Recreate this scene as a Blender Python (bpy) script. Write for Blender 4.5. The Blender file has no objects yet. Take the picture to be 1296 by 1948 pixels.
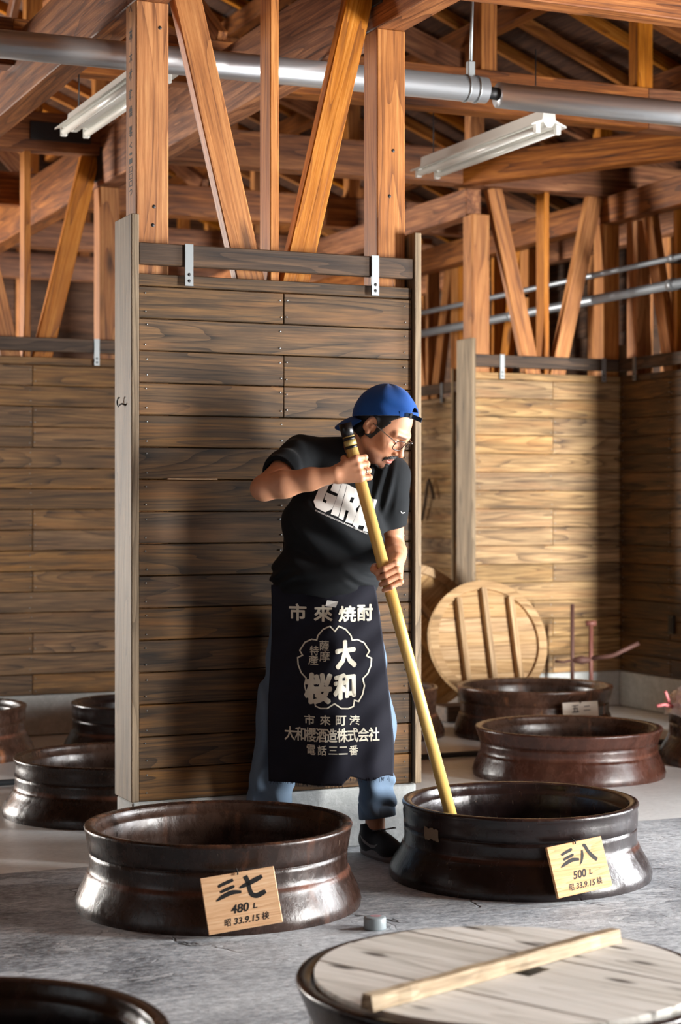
import bpy, bmesh, math, random
import numpy as np
from mathutils import Vector, Matrix, Quaternion
from mathutils.geometry import tessellate_polygon, delaunay_2d_cdt

SC = bpy.context.scene
COL = SC.collection
rnd = random.Random(7)
A = math.radians(23.8)              # the building is turned against the camera axis
CA, SA = math.cos(A), math.sin(A)
def B(u, v, z=0.0):                 # building coordinates -> world
    return Vector((u * CA - v * SA, u * SA + v * CA, z))

# ------------------------------------------------------------------ camera
cam_d = bpy.data.cameras.new('camera')
cam = bpy.data.objects.new('camera', cam_d); COL.objects.link(cam)
cam.location = (0, 0, 1.25); cam.rotation_euler = (math.radians(90), 0, 0)
cam_d.sensor_fit = 'VERTICAL'; cam_d.sensor_height = 36.0; cam_d.sensor_width = 24.0
cam_d.lens = 3450 / 1948 * 36.0
cam_d.shift_y = -12 / 1948
cam_d.clip_end = 100
cam_d.dof.use_dof = True; cam_d.dof.focus_distance = 6.05; cam_d.dof.aperture_fstop = 3.4
SC.camera = cam

# ------------------------------------------------------------------ world, light, exposure
world = bpy.data.worlds.new('sky'); SC.world = world; world.use_nodes = True
world.node_tree.nodes['Background'].inputs[0].default_value = (0.62, 0.72, 0.85, 1)
world.node_tree.nodes['Background'].inputs[1].default_value = 0.12
def area(name, u, v, z, su, sz, power, rot_z, color=(1, 1, 1), tilt=0.0, spread=180):
    l = bpy.data.lights.new(name, 'AREA'); l.shape = 'RECTANGLE'; l.size = su; l.size_y = sz
    l.energy = power; l.color = color; l.spread = math.radians(spread)
    o = bpy.data.objects.new(name, l); COL.objects.link(o)
    o.location = B(u, v, z); o.rotation_euler = (math.radians(90 + tilt), 0, A + rot_z)
    return o
# daylight that enters by the door openings (area lights stand in the openings)
area('daylight_right_door', 6.95, 1.75, 1.25, 0.9, 2.2, 980, math.radians(90), (1.0, 0.985, 0.96))
area('daylight_right_gap', 6.95, 4.75, 1.25, 0.9, 2.2, 430, math.radians(90), (0.97, 0.98, 1.0))
area('daylight_left_door', -3.45, 4.0, 1.4, 1.8, 2.4, 15, math.radians(-90), (0.93, 0.97, 1.0))
area('daylight_left_rear_door', -3.45, 15.3, 1.4, 1.7, 2.4, 1500, math.radians(-90), (1.0, 0.97, 0.92))
area('daylight_front_clerestory', 5.2, -1.9, 3.45, 2.4, 0.8, 50, 0.0, (0.86, 0.94, 1.0), -48)
# light thrown up from the sunlit ground outside the doors
area('ground_bounce_right_door', 6.95, 1.75, 0.35, 1.1, 0.5, 60, math.radians(90), (1.0, 0.95, 0.86), 42)
area('ground_bounce_left_door', -3.45, 15.3, 0.35, 1.7, 0.5, 420, math.radians(-90), (1.0, 0.95, 0.86), 42)
area('added_panel_light', 6.62, -1.9, 1.3, 0.5, 2.0, 170, 0.0, (1.0, 0.985, 0.96), 0, 32)   # added narrow beam to brighten the right-hand panels, no such door known
SC.view_settings.view_transform = 'Standard'; SC.view_settings.look = 'None'
SC.view_settings.exposure = -0.08; SC.view_settings.gamma = 1.0
SC.view_settings.use_curve_mapping = False

# ------------------------------------------------------------------ object helpers
def empty(name, loc=(0, 0, 0), rz=0.0, parent=None):
    o = bpy.data.objects.new(name, None); COL.objects.link(o)
    o.location = loc; o.rotation_euler = (0, 0, rz); o.empty_display_size = 0.1
    if parent: o.parent = parent
    return o
def tag(o, label=None, cat=None, group=None, kind=None):
    if label: o['label'] = label
    if cat: o['category'] = cat
    if group: o['group'] = group
    if kind: o['kind'] = kind
    return o
def link_mesh(name, me, parent=None, mat=None):
    o = bpy.data.objects.new(name, me); COL.objects.link(o)
    if mat is not None and not me.materials: me.materials.append(mat)
    if parent: o.parent = parent
    return o
def from_bm(name, bm, mat=None, parent=None, smooth=False, loc=None):
    me = bpy.data.meshes.new(name); bm.to_mesh(me); bm.free()
    if smooth:
        for p in me.polygons: p.use_smooth = True
    o = link_mesh(name, me, parent, mat)
    if loc is not None: o.location = loc
    return o
_box_cache = {}
def box_mesh(sx, sy, sz, mat, c=0.003):
    k = (round(sx, 3), round(sy, 3), round(sz, 3), mat.name, c)
    if k in _box_cache: return _box_cache[k]
    bm = bmesh.new()
    bmesh.ops.create_cube(bm, size=1.0)
    for v in bm.verts: v.co = Vector((v.co.x * sx, v.co.y * sy, v.co.z * sz))
    if c > 0: bmesh.ops.bevel(bm, geom=bm.edges[:], offset=min(c, 0.3 * min(sx, sy, sz)), segments=1, affect='EDGES')
    me = bpy.data.meshes.new('board'); bm.to_mesh(me); bm.free(); me.materials.append(mat)
    _box_cache[k] = me
    return me
def box(name, parent, lo, hi, mat, c=0.003, along='x', rot=None):
    """axis aligned box in the parent's frame; the mesh's own X runs along `along` (for the grain)"""
    s = [hi[i] - lo[i] for i in range(3)]; ctr = [(hi[i] + lo[i]) / 2 for i in range(3)]
    if along == 'x': me = box_mesh(s[0], s[1], s[2], mat, c); q = (0, 0, 0)
    elif along == 'y': me = box_mesh(s[1], s[0], s[2], mat, c); q = (0, 0, math.pi / 2)
    else: me = box_mesh(s[2], s[1], s[0], mat, c); q = (0, -math.pi / 2, 0)
    o = link_mesh(name, me, parent); o.location = ctr; o.rotation_euler = q
    if rot: o.rotation_euler = tuple(q[i] + rot[i] for i in range(3))
    return o
def timber(name, parent, p0, p1, w, h, mat, c=0.004, roll=0.0):
    p0, p1 = Vector(p0), Vector(p1); d = p1 - p0
    o = link_mesh(name, box_mesh(d.length, w, h, mat, c), parent)
    q = d.to_track_quat('X', 'Z')
    if roll: q = q @ Quaternion((1, 0, 0), roll)
    o.rotation_mode = 'QUATERNION'; o.rotation_quaternion = q; o.location = (p0 + p1) / 2
    return o
def add_tube(bm, pts, r, seg=12, cap=True):
    pts = [Vector(p) for p in pts]; n = len(pts)
    rs = r if isinstance(r, (list, tuple)) else [r] * n
    t0 = (pts[1] - pts[0]).normalized()
    nrm = t0.orthogonal().normalized(); rings = []
    for i, p in enumerate(pts):
        t = ((pts[min(i + 1, n - 1)] - pts[i]).normalized() + (pts[i] - pts[max(i - 1, 0)]).normalized())
        t = t.normalized() if t.length > 1e-9 else t0
        nrm = (nrm - t * nrm.dot(t)).normalized(); bn = t.cross(nrm)
        rings.append([bm.verts.new(p + (nrm * math.cos(2 * math.pi * k / seg) + bn * math.sin(2 * math.pi * k / seg)) * rs[i]) for k in range(seg)])
    for a, b in zip(rings[:-1], rings[1:]):
        for k in range(seg): bm.faces.new((a[k], a[(k + 1) % seg], b[(k + 1) % seg], b[k]))
    if cap: bm.faces.new(rings[0][::-1]); bm.faces.new(rings[-1])
def tube(name, pts, r, mat, parent=None, seg=12, loc=None):
    bm = bmesh.new(); add_tube(bm, pts, r, seg); return from_bm(name, bm, mat, parent, True, loc)
def lathe(name, prof, mat, parent=None, seg=96, wob=None, close_bottom=True):
    bm = bmesh.new(); rings = []
    for i, (r, z) in enumerate(prof):
        ring = []
        for k in range(seg):
            a = 2 * math.pi * k / seg
            f = 1.0 + (wob(a, z) if wob else 0.0)
            ring.append(bm.verts.new((r * f * math.cos(a), r * f * math.sin(a), z)))
        rings.append(ring)
    for a, b in zip(rings[:-1], rings[1:]):
        for k in range(seg): bm.faces.new((a[k], a[(k + 1) % seg], b[(k + 1) % seg], b[k]))
    if close_bottom: bm.faces.new(rings[-1])
    bmesh.ops.recalc_face_normals(bm, faces=bm.faces[:])
    return from_bm(name, bm, mat, parent, True)
def poly_bm(bm, loops, f, thick=None):
    """fill a 2-D outline (with holes) and map each point through f(x, y, side) -> Vector; side 0 front, 1 back"""
    flat = [p for l in loops for p in l]
    tris = tessellate_polygon([[Vector((x, y, 0)) for x, y in l] for l in loops])
    fr = [bm.verts.new(f(x, y, 0)) for x, y in flat]
    for t in tris:
        try: bm.faces.new([fr[i] for i in t])
        except ValueError: pass
    if thick:
        bk = [bm.verts.new(f(x, y, 1)) for x, y in flat]
        for t in tris:
            try: bm.faces.new([bk[i] for i in t][::-1])
            except ValueError: pass
        s = 0
        for l in loops:
            m = len(l)
            for i in range(m):
                a, b = s + i, s + (i + 1) % m
                try: bm.faces.new((fr[a], bk[a], bk[b], fr[b]))
                except ValueError: pass
            s += m
def text_points(body, bold=0.0, res=3, shear=0.0):
    """2-D triangles of a line of lettering, centred on its own middle, unit em"""
    c = bpy.data.curves.new('lettering', 'FONT'); c.body = body; c.resolution_u = res; c.offset = bold; c.shear = shear
    c.align_x = 'CENTER'
    o = bpy.data.objects.new('lettering', c); COL.objects.link(o)
    dg = bpy.context.evaluated_depsgraph_get(); dg.update()
    me = bpy.data.meshes.new_from_object(o.evaluated_get(dg))
    vs = [(v.co.x, v.co.y) for v in me.vertices]
    fs = [tuple(p.vertices) for p in me.polygons]
    bpy.data.objects.remove(o); bpy.data.curves.remove(c); bpy.data.meshes.remove(me)
    if vs:
        x0, x1 = min(v[0] for v in vs), max(v[0] for v in vs); y0, y1 = min(v[1] for v in vs), max(v[1] for v in vs)
        vs = [(x - (x0 + x1) / 2, y - (y0 + y1) / 2) for x, y in vs]
        return vs, fs, x1 - x0, y1 - y0
    return vs, fs, 1, 1
def add_text(bm, body, cx, cy, w, h, f, bold=0.0, rot=0.0, shear=0.0, res=3):
    vs, fs, tw, th = text_points(body, bold, res, shear)
    ca, sa = math.cos(rot), math.sin(rot)
    out = []
    for x, y in vs:
        x, y = x * w / tw, y * h / th
        out.append(bm.verts.new(f(cx + x * ca - y * sa, cy + x * sa + y * ca)))
    for t in fs:
        try: bm.faces.new([out[i] for i in t])
        except ValueError: pass

# ------------------------------------------------------------------ materials
def srgb(r, g, b):
    f = lambda c: (c / 255 / 12.92) if c / 255 <= 0.04045 else ((c / 255 + 0.055) / 1.055) ** 2.4
    return (f(r), f(g), f(b), 1.0)
class NT:
    def __init__(s, name):
        s.m = bpy.data.materials.new(name); s.m.use_nodes = True; s.t = s.m.node_tree
        s.b = s.t.nodes['Principled BSDF']
    def n(s, typ, **kw):
        x = s.t.nodes.new(typ)
        ins = kw.pop('ins', {})
        for k, v in kw.items(): setattr(x, k, v)
        for k, v in ins.items(): s.put(x.inputs[k], v)
        return x
    def put(s, sock, v):
        if isinstance(v, bpy.types.NodeSocket): s.t.links.new(v, sock)
        else: sock.default_value = v
    def math(s, op, a, b=0.0, c=None, clamp=False):
        x = s.n('ShaderNodeMath', operation=op, use_clamp=clamp); s.put(x.inputs[0], a); s.put(x.inputs[1], b)
        if c is not None: s.put(x.inputs[2], c)
        return x.outputs[0]
    def mix(s, fac, a, b, blend='MIX'):
        x = s.n('ShaderNodeMix', data_type='RGBA', blend_type=blend)
        s.put(x.inputs[0], fac); s.put(x.inputs[6], a); s.put(x.inputs[7], b); return x.outputs[2]
    def noise(s, vec, scale, detail=4, rough=0.55, dist=0.0):
        x = s.n('ShaderNodeTexNoise'); s.put(x.inputs['Vector'], vec)
        for k, v in (('Scale', scale), ('Detail', detail), ('Roughness', rough), ('Distortion', dist)): x.inputs[k].default_value = v
        return x.outputs[0]
    def ramp(s, fac, stops):
        x = s.n('ShaderNodeValToRGB'); s.put(x.inputs[0], fac); e = x.color_ramp.elements
        while len(e) < len(stops): e.new(0.5)
        for i, (p, c) in enumerate(stops): e[i].position = p; e[i].color = c if len(c) == 4 else (*c, 1)
        return x.outputs[0]
    def rng(s, v, a0, a1, b0=0.0, b1=1.0):
        x = s.n('ShaderNodeMapRange'); s.put(x.inputs[0], v)
        for i, q in enumerate((a0, a1, b0, b1)): x.inputs[i + 1].default_value = q
        return x.outputs[0]
    def mapv(s, vec, scale, loc=(0, 0, 0)):
        x = s.n('ShaderNodeMapping'); s.put(x.inputs[0], vec); x.inputs['Scale'].default_value = scale; x.inputs['Location'].default_value = loc
        return x.outputs[0]
    def objvec(s, randomise=True):
        tc = s.n('ShaderNodeTexCoord').outputs['Object']
        if not randomise: return tc, None
        r = s.n('ShaderNodeObjectInfo').outputs['Random']
        cx = s.n('ShaderNodeCombineXYZ')
        for i, q in enumerate((37.0, 91.0, 53.0)): s.put(cx.inputs[i], s.math('MULTIPLY', r, q))
        a = s.n('ShaderNodeVectorMath', operation='ADD'); s.put(a.inputs[0], tc); s.put(a.inputs[1], cx.outputs[0])
        return a.outputs[0], r
    def bump(s, h, strength=0.3, dist=0.01):
        x = s.n('ShaderNodeBump'); s.put(x.inputs['Height'], h); x.inputs['Strength'].default_value = strength; x.inputs['Distance'].default_value = dist
        s.put(s.b.inputs['Normal'], x.outputs[0])
    def out(s, color=None, rough=None, **kw):
        if color is not None: s.put(s.b.inputs['Base Color'], color)
        if rough is not None: s.put(s.b.inputs['Roughness'], rough)
        for k, v in kw.items(): s.put(s.b.inputs[k], v)
        return s.m
def flat(name, col, rough=0.6, metal=0.0, **kw):
    n = NT(name); return n.out(col, rough, Metallic=metal, **kw)
def wood(name, dark, mid, light, rough=0.65, knots=0.5, vary=0.35, grain=1.0, ring=9.0, dirt=0.0, spec=0.3, bump=0.25, satv=(0.92, 1.1), fleck=None, specks=False):
    n = NT(name); vec, r = n.objvec()
    low = n.noise(n.mapv(vec, (0.34 * grain, 4.6 * grain, 4.6 * grain)), 1.6, 1.5, 0.45, 0.25)
    fr = n.math('FRACT', n.math('MULTIPLY', low, ring * 1.7))
    rings = n.math('POWER', fr, 3.5)
    fine = n.noise(n.mapv(vec, (2.2 * grain, 70 * grain, 70 * grain)), 2.0, 5, 0.62, 0.25)
    mid2 = n.noise(n.mapv(vec, (1.1 * grain, 16 * grain, 16 * grain)), 1.7, 4, 0.6, 0.4)
    f = n.math('ADD', n.math('MULTIPLY', rings, -0.17), n.math('ADD', n.math('MULTIPLY', fine, 0.46), n.math('MULTIPLY', mid2, 0.54)))
    col = n.ramp(f, [(0.26, dark), (0.46, mid), (0.64, light)])
    if fleck:
        fl = n.rng(n.noise(n.mapv(vec, (0.9, 11, 11)), 1.8, 3, 0.55, 0.5), 0.50, 0.68)
        col = n.mix(n.math('MULTIPLY', n.math('MULTIPLY', fl, fine), 0.8), col, fleck)
    if knots:
        vo = n.n('ShaderNodeTexVoronoi'); n.put(vo.inputs['Vector'], n.mapv(vec, (1.7, 6.5, 6.5))); vo.inputs['Scale'].default_value = 1.0
        kk = max(1.0, knots * 0.85); k = n.rng(vo.outputs['Distance'], 0.05 * kk, 0.17 * kk, 1.0, 0.0)
        gate = n.rng(n.noise(n.mapv(vec, (0.8, 2, 2)), 1.0, 1), 0.5 - 0.15 * knots, 0.56, 0, 1)
        col = n.mix(n.math('MULTIPLY', n.math('MULTIPLY', k, gate), 0.85), col, tuple(c * 0.35 for c in dark[:3]) + (1,))
    if specks:
        vo2 = n.n('ShaderNodeTexVoronoi'); n.put(vo2.inputs['Vector'], n.mapv(vec, (6.5, 20, 20))); vo2.inputs['Scale'].default_value = 1.0
        pick = n.n('ShaderNodeSeparateColor'); n.put(pick.inputs[0], vo2.outputs['Color'])
        sp = n.math('MULTIPLY', n.rng(vo2.outputs['Distance'], 0.13, 0.30, 1, 0), n.rng(pick.outputs[0], 0.45, 0.5))
        col = n.mix(n.math('MULTIPLY', sp, 0.9), col, srgb(52, 42, 36))
    if dirt:
        d = n.rng(n.noise(n.mapv(vec, (1.2, 2.4, 2.4)), 1.7, 4, 0.6, 0.5), 0.42, 0.72)
        col = n.mix(n.math('MULTIPLY', d, dirt), col, tuple(c * 0.4 for c in dark[:3]) + (1,))
    hs = n.n('ShaderNodeHueSaturation'); n.put(hs.inputs['Color'], col)
    n.put(hs.inputs['Value'], n.rng(r, 0, 1, 1 - vary, 1 + vary))
    rr = n.math('FRACT', n.math('MULTIPLY', r, 7.31)); n.put(hs.inputs['Saturation'], n.rng(rr, 0, 1, *satv))
    n.bump(n.math('ADD', fine, n.math('MULTIPLY', rings, -0.4)), bump, 0.004)
    return n.out(hs.outputs[0], rough, **{'Specular IOR Level': spec})
M = {}
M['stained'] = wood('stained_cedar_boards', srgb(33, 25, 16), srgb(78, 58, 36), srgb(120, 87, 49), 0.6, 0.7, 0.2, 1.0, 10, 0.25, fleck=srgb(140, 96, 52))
M['stained_left'] = wood('stained_cedar_boards_lit', srgb(50, 37, 26), srgb(104, 78, 50), srgb(148, 113, 72), 0.6, 0.7, 0.2, 1.0, 10, 0.2, fleck=srgb(154, 110, 64))  # lighter copy of the stained boards, the left panel's brighter light put into the colour
M['stained_pale'] = wood('stained_cedar_boards_weathered_lit', srgb(66, 50, 36), srgb(138, 110, 76), srgb(192, 160, 114), 0.6, 0.7, 0.2, 1.0, 10, 0.2, fleck=srgb(172, 126, 82))  # weathered boards, made paler still to carry the brighter light on these panels
M['stained_dark'] = wood('dark_stained_rail', srgb(38, 29, 23), srgb(72, 56, 43), srgb(104, 80, 60), 0.6, 0.3, 0.15)
M['endboard'] = wood('grey_brown_stained_board', srgb(92, 78, 60), srgb(128, 110, 86), srgb(158, 138, 110), 0.6, 0.15, 0.12)
M['pine'] = wood('orange_pine_timber', srgb(112, 64, 26), srgb(172, 108, 50), srgb(204, 142, 78), 0.5, 0.45, 0.10, 1.0, 7, 0.3)
M['beam'] = wood('brown_roof_beam', srgb(66, 36, 19), srgb(126, 75, 41), srgb(178, 118, 70), 0.5, 0.4, 0.15, 1.0, 7, 0.35)
M['roof'] = wood('dark_roof_boarding', srgb(44, 28, 20), srgb(72, 46, 32), srgb(96, 64, 44), 0.8, 0.3, 0.3)
M['siding'] = wood('dark_siding_boards', srgb(44, 30, 22), srgb(78, 54, 38), srgb(104, 74, 52), 0.7, 0.4, 0.3)
M['palewood'] = wood('weathered_pale_boards', srgb(172, 168, 158), srgb(220, 217, 209), srgb(238, 236, 230), 0.6, 0.0, 0.06, 1.0, 6, 0.12, specks=True)
M['lidwood'] = wood('light_cedar_lid_boards', srgb(128, 98, 66), srgb(182, 148, 106), srgb(212, 182, 140), 0.65, 0.5, 0.12, 1.0, 7, 0.2)
M['battenwood'] = wood('rough_split_batten', srgb(84, 68, 52), srgb(170, 150, 122), srgb(206, 190, 164), 0.7, 0.9, 0.05, 1.3, 7, 0.3)
M['tagwood'] = wood('fresh_cedar_tag', srgb(196, 146, 102), srgb(222, 176, 130), srgb(236, 200, 158), 0.55, 0.5, 0.05, 2.5, 7)
def concrete(name, dark, mid, light, rough=0.75, cracks=True, streak=1.0, bump=0.5):
    n = NT(name); vec, _ = n.objvec(False)
    big = n.noise(n.mapv(vec, (1, 1, 1)), 1.3, 6, 0.6, 0.6)
    sm = n.noise(n.mapv(vec, (1, 1.4, 1)), 34, 8, 0.8, 0.2)
    st = n.noise(n.mapv(vec, (2.6, 7.0, 3)), 2.2, 9, 0.78, 0.7)
    f = n.math('ADD', n.math('ADD', n.math('MULTIPLY', big, 0.55), n.math('MULTIPLY', sm, 0.62)), n.math('MULTIPLY', st, 0.32 * streak))
    col = n.ramp(f, [(0.60, dark), (0.745, mid), (0.90, light)])
    h = n.math('ADD', n.math('MULTIPLY', sm, 0.7), n.math('MULTIPLY', st, 0.6))
    if cracks:
        wv = n.n('ShaderNodeVectorMath', operation='ADD'); n.put(wv.inputs[0], vec)
        nx = n.n('ShaderNodeTexNoise'); nx.inputs['Scale'].default_value = 2.5; nx.inputs['Detail'].default_value = 5; n.put(nx.inputs['Vector'], vec)
        sc = n.n('ShaderNodeVectorMath', operation='SCALE'); n.put(sc.inputs[0], nx.outputs['Color']); sc.inputs['Scale'].default_value = 0.5
        n.put(wv.inputs[1], sc.outputs[0])
        vo = n.n('ShaderNodeTexVoronoi', feature='DISTANCE_TO_EDGE'); n.put(vo.inputs['Vector'], wv.outputs[0]); vo.inputs['Scale'].default_value = 1.1
        ck = n.rng(vo.outputs['Distance'], 0.0, 0.007, 1, 0)
        gate = n.rng(n.noise(vec, 1.9, 2), 0.5, 0.56)
        ck = n.math('MULTIPLY', ck, gate)
        chn = n.noise(n.mapv(vec, (1, 1.7, 1)), 2.6, 5, 0.6, 0.9)
        edge = n.math('MULTIPLY', n.rng(chn, 0.585, 0.598), n.rng(chn, 0.600, 0.606, 1, 0))
        chip = n.rng(chn, 0.600, 0.606)
        col = n.mix(n.math('MULTIPLY', chip, 0.32), col, light)
        col = n.mix(n.math('MULTIPLY', edge, 0.3), col, dark)
        col = n.mix(n.math('MULTIPLY', ck, 0.85), col, (0.012, 0.012, 0.012, 1))
        h = n.math('SUBTRACT', n.math('SUBTRACT', h, n.math('MULTIPLY', ck, 1.5)), n.math('MULTIPLY', chip, 0.5))
    n.bump(h, bump, 0.012)
    return n.out(col, n.rng(sm, 0.3, 0.7, rough - 0.12, rough + 0.1))
M['floor_rough'] = concrete('worn_grey_concrete', srgb(80, 84, 90), srgb(158, 163, 168), srgb(212, 216, 219), 0.55)
M['floor_light'] = concrete('smooth_pale_concrete', srgb(200, 203, 203), srgb(222, 225, 225), srgb(234, 236, 236), 0.36, False, 0.6, 0.12)
M['plinth'] = concrete('pale_concrete_plinth', srgb(176, 180, 178), srgb(204, 207, 205), srgb(222, 224, 222), 0.8, False, 0.4, 0.3)
def glaze(name, dark, mid, rust, rough=0.2, rustamt=0.5, bare=0.6):
    n = NT(name); vec, r = n.objvec()
    tc = n.n('ShaderNodeTexCoord').outputs['Object']; sx = n.n('ShaderNodeSeparateXYZ'); n.put(sx.inputs[0], tc); z = sx.outputs[2]
    a = n.noise(vec, 3.0, 6, 0.62, 0.7); b = n.noise(n.mapv(vec, (1, 1, 0.6)), 22, 7, 0.72, 0.4)
    drip = n.noise(n.mapv(vec, (1, 1, 0.10)), 10, 4, 0.6, 0.3)
    col = n.ramp(n.math('ADD', n.math('MULTIPLY', a, 0.5), n.math('MULTIPLY', b, 0.5)), [(0.36, dark), (0.64, mid)])
    col = n.mix(n.math('MULTIPLY', n.rng(drip, 0.60, 0.72), rustamt), col, rust)
    dab = n.rng(n.noise(n.mapv(vec, (1, 1, 0.45)), 7.5, 5, 0.6, 0.6), 0.70, 0.73)
    col = n.mix(n.math('MULTIPLY', dab, 0.7), col, srgb(140, 100, 66))
    scr = n.rng(n.noise(n.mapv(vec, (1, 1, 0.3)), 60, 3, 0.6, 0.4), 0.70, 0.76)
    col = n.mix(n.math('MULTIPLY', scr, 0.35), col, srgb(150, 128, 112))
    # bare clay worn through along the shoulder and the lip; scoured, streaky inside wall
    zz = n.math('ADD', z, n.math('MULTIPLY', n.math('SUBTRACT', a, 0.5), 0.02))
    sh = n.math('MULTIPLY', n.rng(zz, 0.1, 0.1115), n.rng(zz, 0.117, 0.124, 1, 0))
    sh = n.math('MULTIPLY', sh, n.rng(n.noise(vec, 5, 3), 0.38, 0.6))
    col = n.mix(n.math('MULTIPLY', sh, bare), col, srgb(132, 84, 66))
    lip = n.math('MULTIPLY', n.rng(z, 0.246, 0.256), n.rng(n.noise(vec, 11, 4, 0.65), 0.48, 0.62))
    col = n.mix(n.math('MULTIPLY', lip, 0.55 * bare), col, srgb(146, 98, 72))
    n.bump(n.math('ADD', n.math('MULTIPLY', a, 1.1), n.math('MULTIPLY', b, 0.6)), 0.27, 0.012)
    return n.out(col, n.rng(b, 0.3, 0.72, rough - 0.11, rough + 0.10), **{'Specular IOR Level': 0.42, 'Coat Weight': 0.08, 'Coat Roughness': 0.15})
M['glaze'] = glaze('dark_brown_glaze', srgb(26, 18, 15), srgb(56, 38, 31), srgb(100, 62, 42), 0.27)
M['glaze_black'] = glaze('black_brown_glaze', srgb(18, 13, 13), srgb(38, 27, 27), srgb(86, 58, 46), 0.23, 0.3, 0.25)
M['glaze_red'] = glaze('red_brown_glaze', srgb(44, 24, 18), srgb(80, 47, 36), srgb(104, 68, 54), 0.27, 0.3, 0.2)
M['glaze_tan'] = glaze('brown_glaze_rust_runs', srgb(40, 27, 21), srgb(80, 55, 43), srgb(150, 96, 62), 0.27, 0.9)
M['inside'] = glaze('scoured_jar_inside', srgb(28, 20, 17), srgb(74, 54, 44), srgb(140, 96, 72), 0.3, 0.5, 0.0)
M['bareclay'] = flat('bare_clay', srgb(126, 110, 90), 0.7)
M['steel'] = flat('galvanised_steel', srgb(150, 156, 158), 0.45, 0.75)
M['silver'] = flat('silver_pipe_jacket', srgb(196, 198, 200), 0.34, 0.85)
M['greypipe'] = flat('grey_pipe', srgb(128, 132, 136), 0.4, 0.5)
M['black'] = flat('black_paint', srgb(18, 18, 19), 0.5)
M['iron'] = flat('dark_iron_bracket', srgb(34, 33, 34), 0.55, 0.3)
M['ink'] = flat('black_ink', srgb(14, 13, 13), 0.7)
M['white_enamel'] = flat('white_enamel', srgb(216, 214, 206), 0.4)
M['tube'] = flat('white_lamp_tube', srgb(232, 230, 222), 0.25)
# ------------------------------------------------------------------ jars: where each one stands (world x, y, base radius, rim radius, rim height)
JARS = {
 'front_left': (-0.382, 5.706, 0.447, 0.418, 0.258),
 'front_right': (0.610, 6.157, 0.446, 0.400, 0.255),
 'mid_right': (1.068, 8.490, 0.447, 0.433, 0.222),
 'far_right': (1.064, 9.950, 0.440, 0.425, 0.270),
 'mid_left': (-0.940, 7.440, 0.445, 0.397, 0.230),
 'far_left': (-0.974, 9.270, 0.445, 0.400, 0.255),
 'edge_left': (-1.990, 9.100, 0.445, 0.405, 0.250),
 'behind': (0.130, 9.950, 0.440, 0.400, 0.262),
 'edge_right': (2.020, 8.900, 0.455, 0.405, 0.275),
 'near_left': (-0.742, 3.440, 0.450, 0.420, 0.250),
 'near_right': (0.354, 3.855, 0.450, 0.447, 0.255),
}
def uv(x, y): return (x * CA + y * SA, -x * SA + y * CA)

# ------------------------------------------------------------------ floor with a hole for each buried jar
def slab(name, u0, u1, v0, v1, z, mat):
    verts = [Vector((u0, v0)), Vector((u1, v0)), Vector((u1, v1)), Vector((u0, v1))]
    faces = [[0, 1, 2, 3]]
    for (x, y, rb, rr, h) in JARS.values():
        cu, cv = uv(x, y)
        if not (v0 < cv < v1): continue
        s = len(verts); n = 40
        for k in range(n):
            a = -2 * math.pi * k / n
            verts.append(Vector((cu + (rb - 0.02) * math.cos(a), cv + (rb - 0.02) * math.sin(a))))
        faces.append(list(range(s, s + n)))
    vs, _e, fs, *_ = delaunay_2d_cdt(verts, [], faces, 2, 1e-5)
    bm = bmesh.new(); bv = [bm.verts.new((p.x, p.y, 0)) for p in vs]
    for f in fs:
        c = sum((vs[i] for i in f), Vector((0, 0))) / len(f)
        inhole = False
        for (x, y, rb, rr, h) in JARS.values():
            cu, cv = uv(x, y)
            if (c - Vector((cu, cv))).length < (rb - 0.02) * 0.985: inhole = True
        if not inhole: bm.faces.new([bv[i] for i in f])
    bmesh.ops.recalc_face_normals(bm, faces=bm.faces[:])
    if sum(f.normal.z for f in bm.faces) < 0: bmesh.ops.reverse_faces(bm, faces=bm.faces[:])
    o = from_bm(name, bm, mat); o.location = (0, 0, z); o.rotation_euler = (0, 0, A)
    return tag(o, kind='structure')
fl = slab('floor', -3.6, 8.2, -2.1, 6.10, 0.0, M['floor_rough'])
fl2 = slab('floor', -3.6, 8.2, 6.10, 17.0, -0.004, M['floor_light'])

# ------------------------------------------------------------------ roof ("ceiling"): cross beams, long beams, purlins, struts, rafters, boards
ceil = tag(empty('ceiling', (0, 0, 0), A), kind='structure')
U0, U1, V0, V1 = -3.5, 6.9, -2.0, 16.4
def roof_z(u): return 3.50 + 0.40 * (6.9 - u)          # underside of the rafters
ROWS = [0.65, 2.47, 4.29, 6.11, 7.93, 9.75, 11.57, 13.39, 15.2]
for u in (1.965, 2.89):                                   # beams along the room on the posts
    for v0, v1 in ((V0, 6.2), (6.2, 9.8), (9.8, V1)):
        z0 = 3.02
        timber('long_beam', ceil, (u, v0, z0 + 0.15), (u, v1, z0 + 0.15), 0.12, 0.30, M['beam'])
for v in ROWS:
    for a, b in ((U0, 1.9), (1.9, 5.2), (5.2, U1)):
        timber('cross_beam', ceil, (a, v, 3.29), (b, v, 3.29), 0.115, 0.21, M['beam'])
for u in (5.21, 6.15, 6.75):
    timber('long_beam', ceil, (u, 9.8 if u < 6 else 5.0, 3.10), (u, V1, 3.10), 0.105, 0.17, M['beam'])
for u in np.arange(-3.0, 6.9, 0.91):
    timber('purlin', ceil, (u, V0, roof_z(u) - 0.07), (u, V1, roof_z(u) - 0.07), 0.09, 0.12, M['beam'])
    for v in ROWS[3:]:
        if roof_z(u) - 0.13 > 3.45:
            timber('roof_strut', ceil, (u, v, 3.395), (u, v, roof_z(u) - 0.13), 0.09, 0.09, M['pine'])
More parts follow.
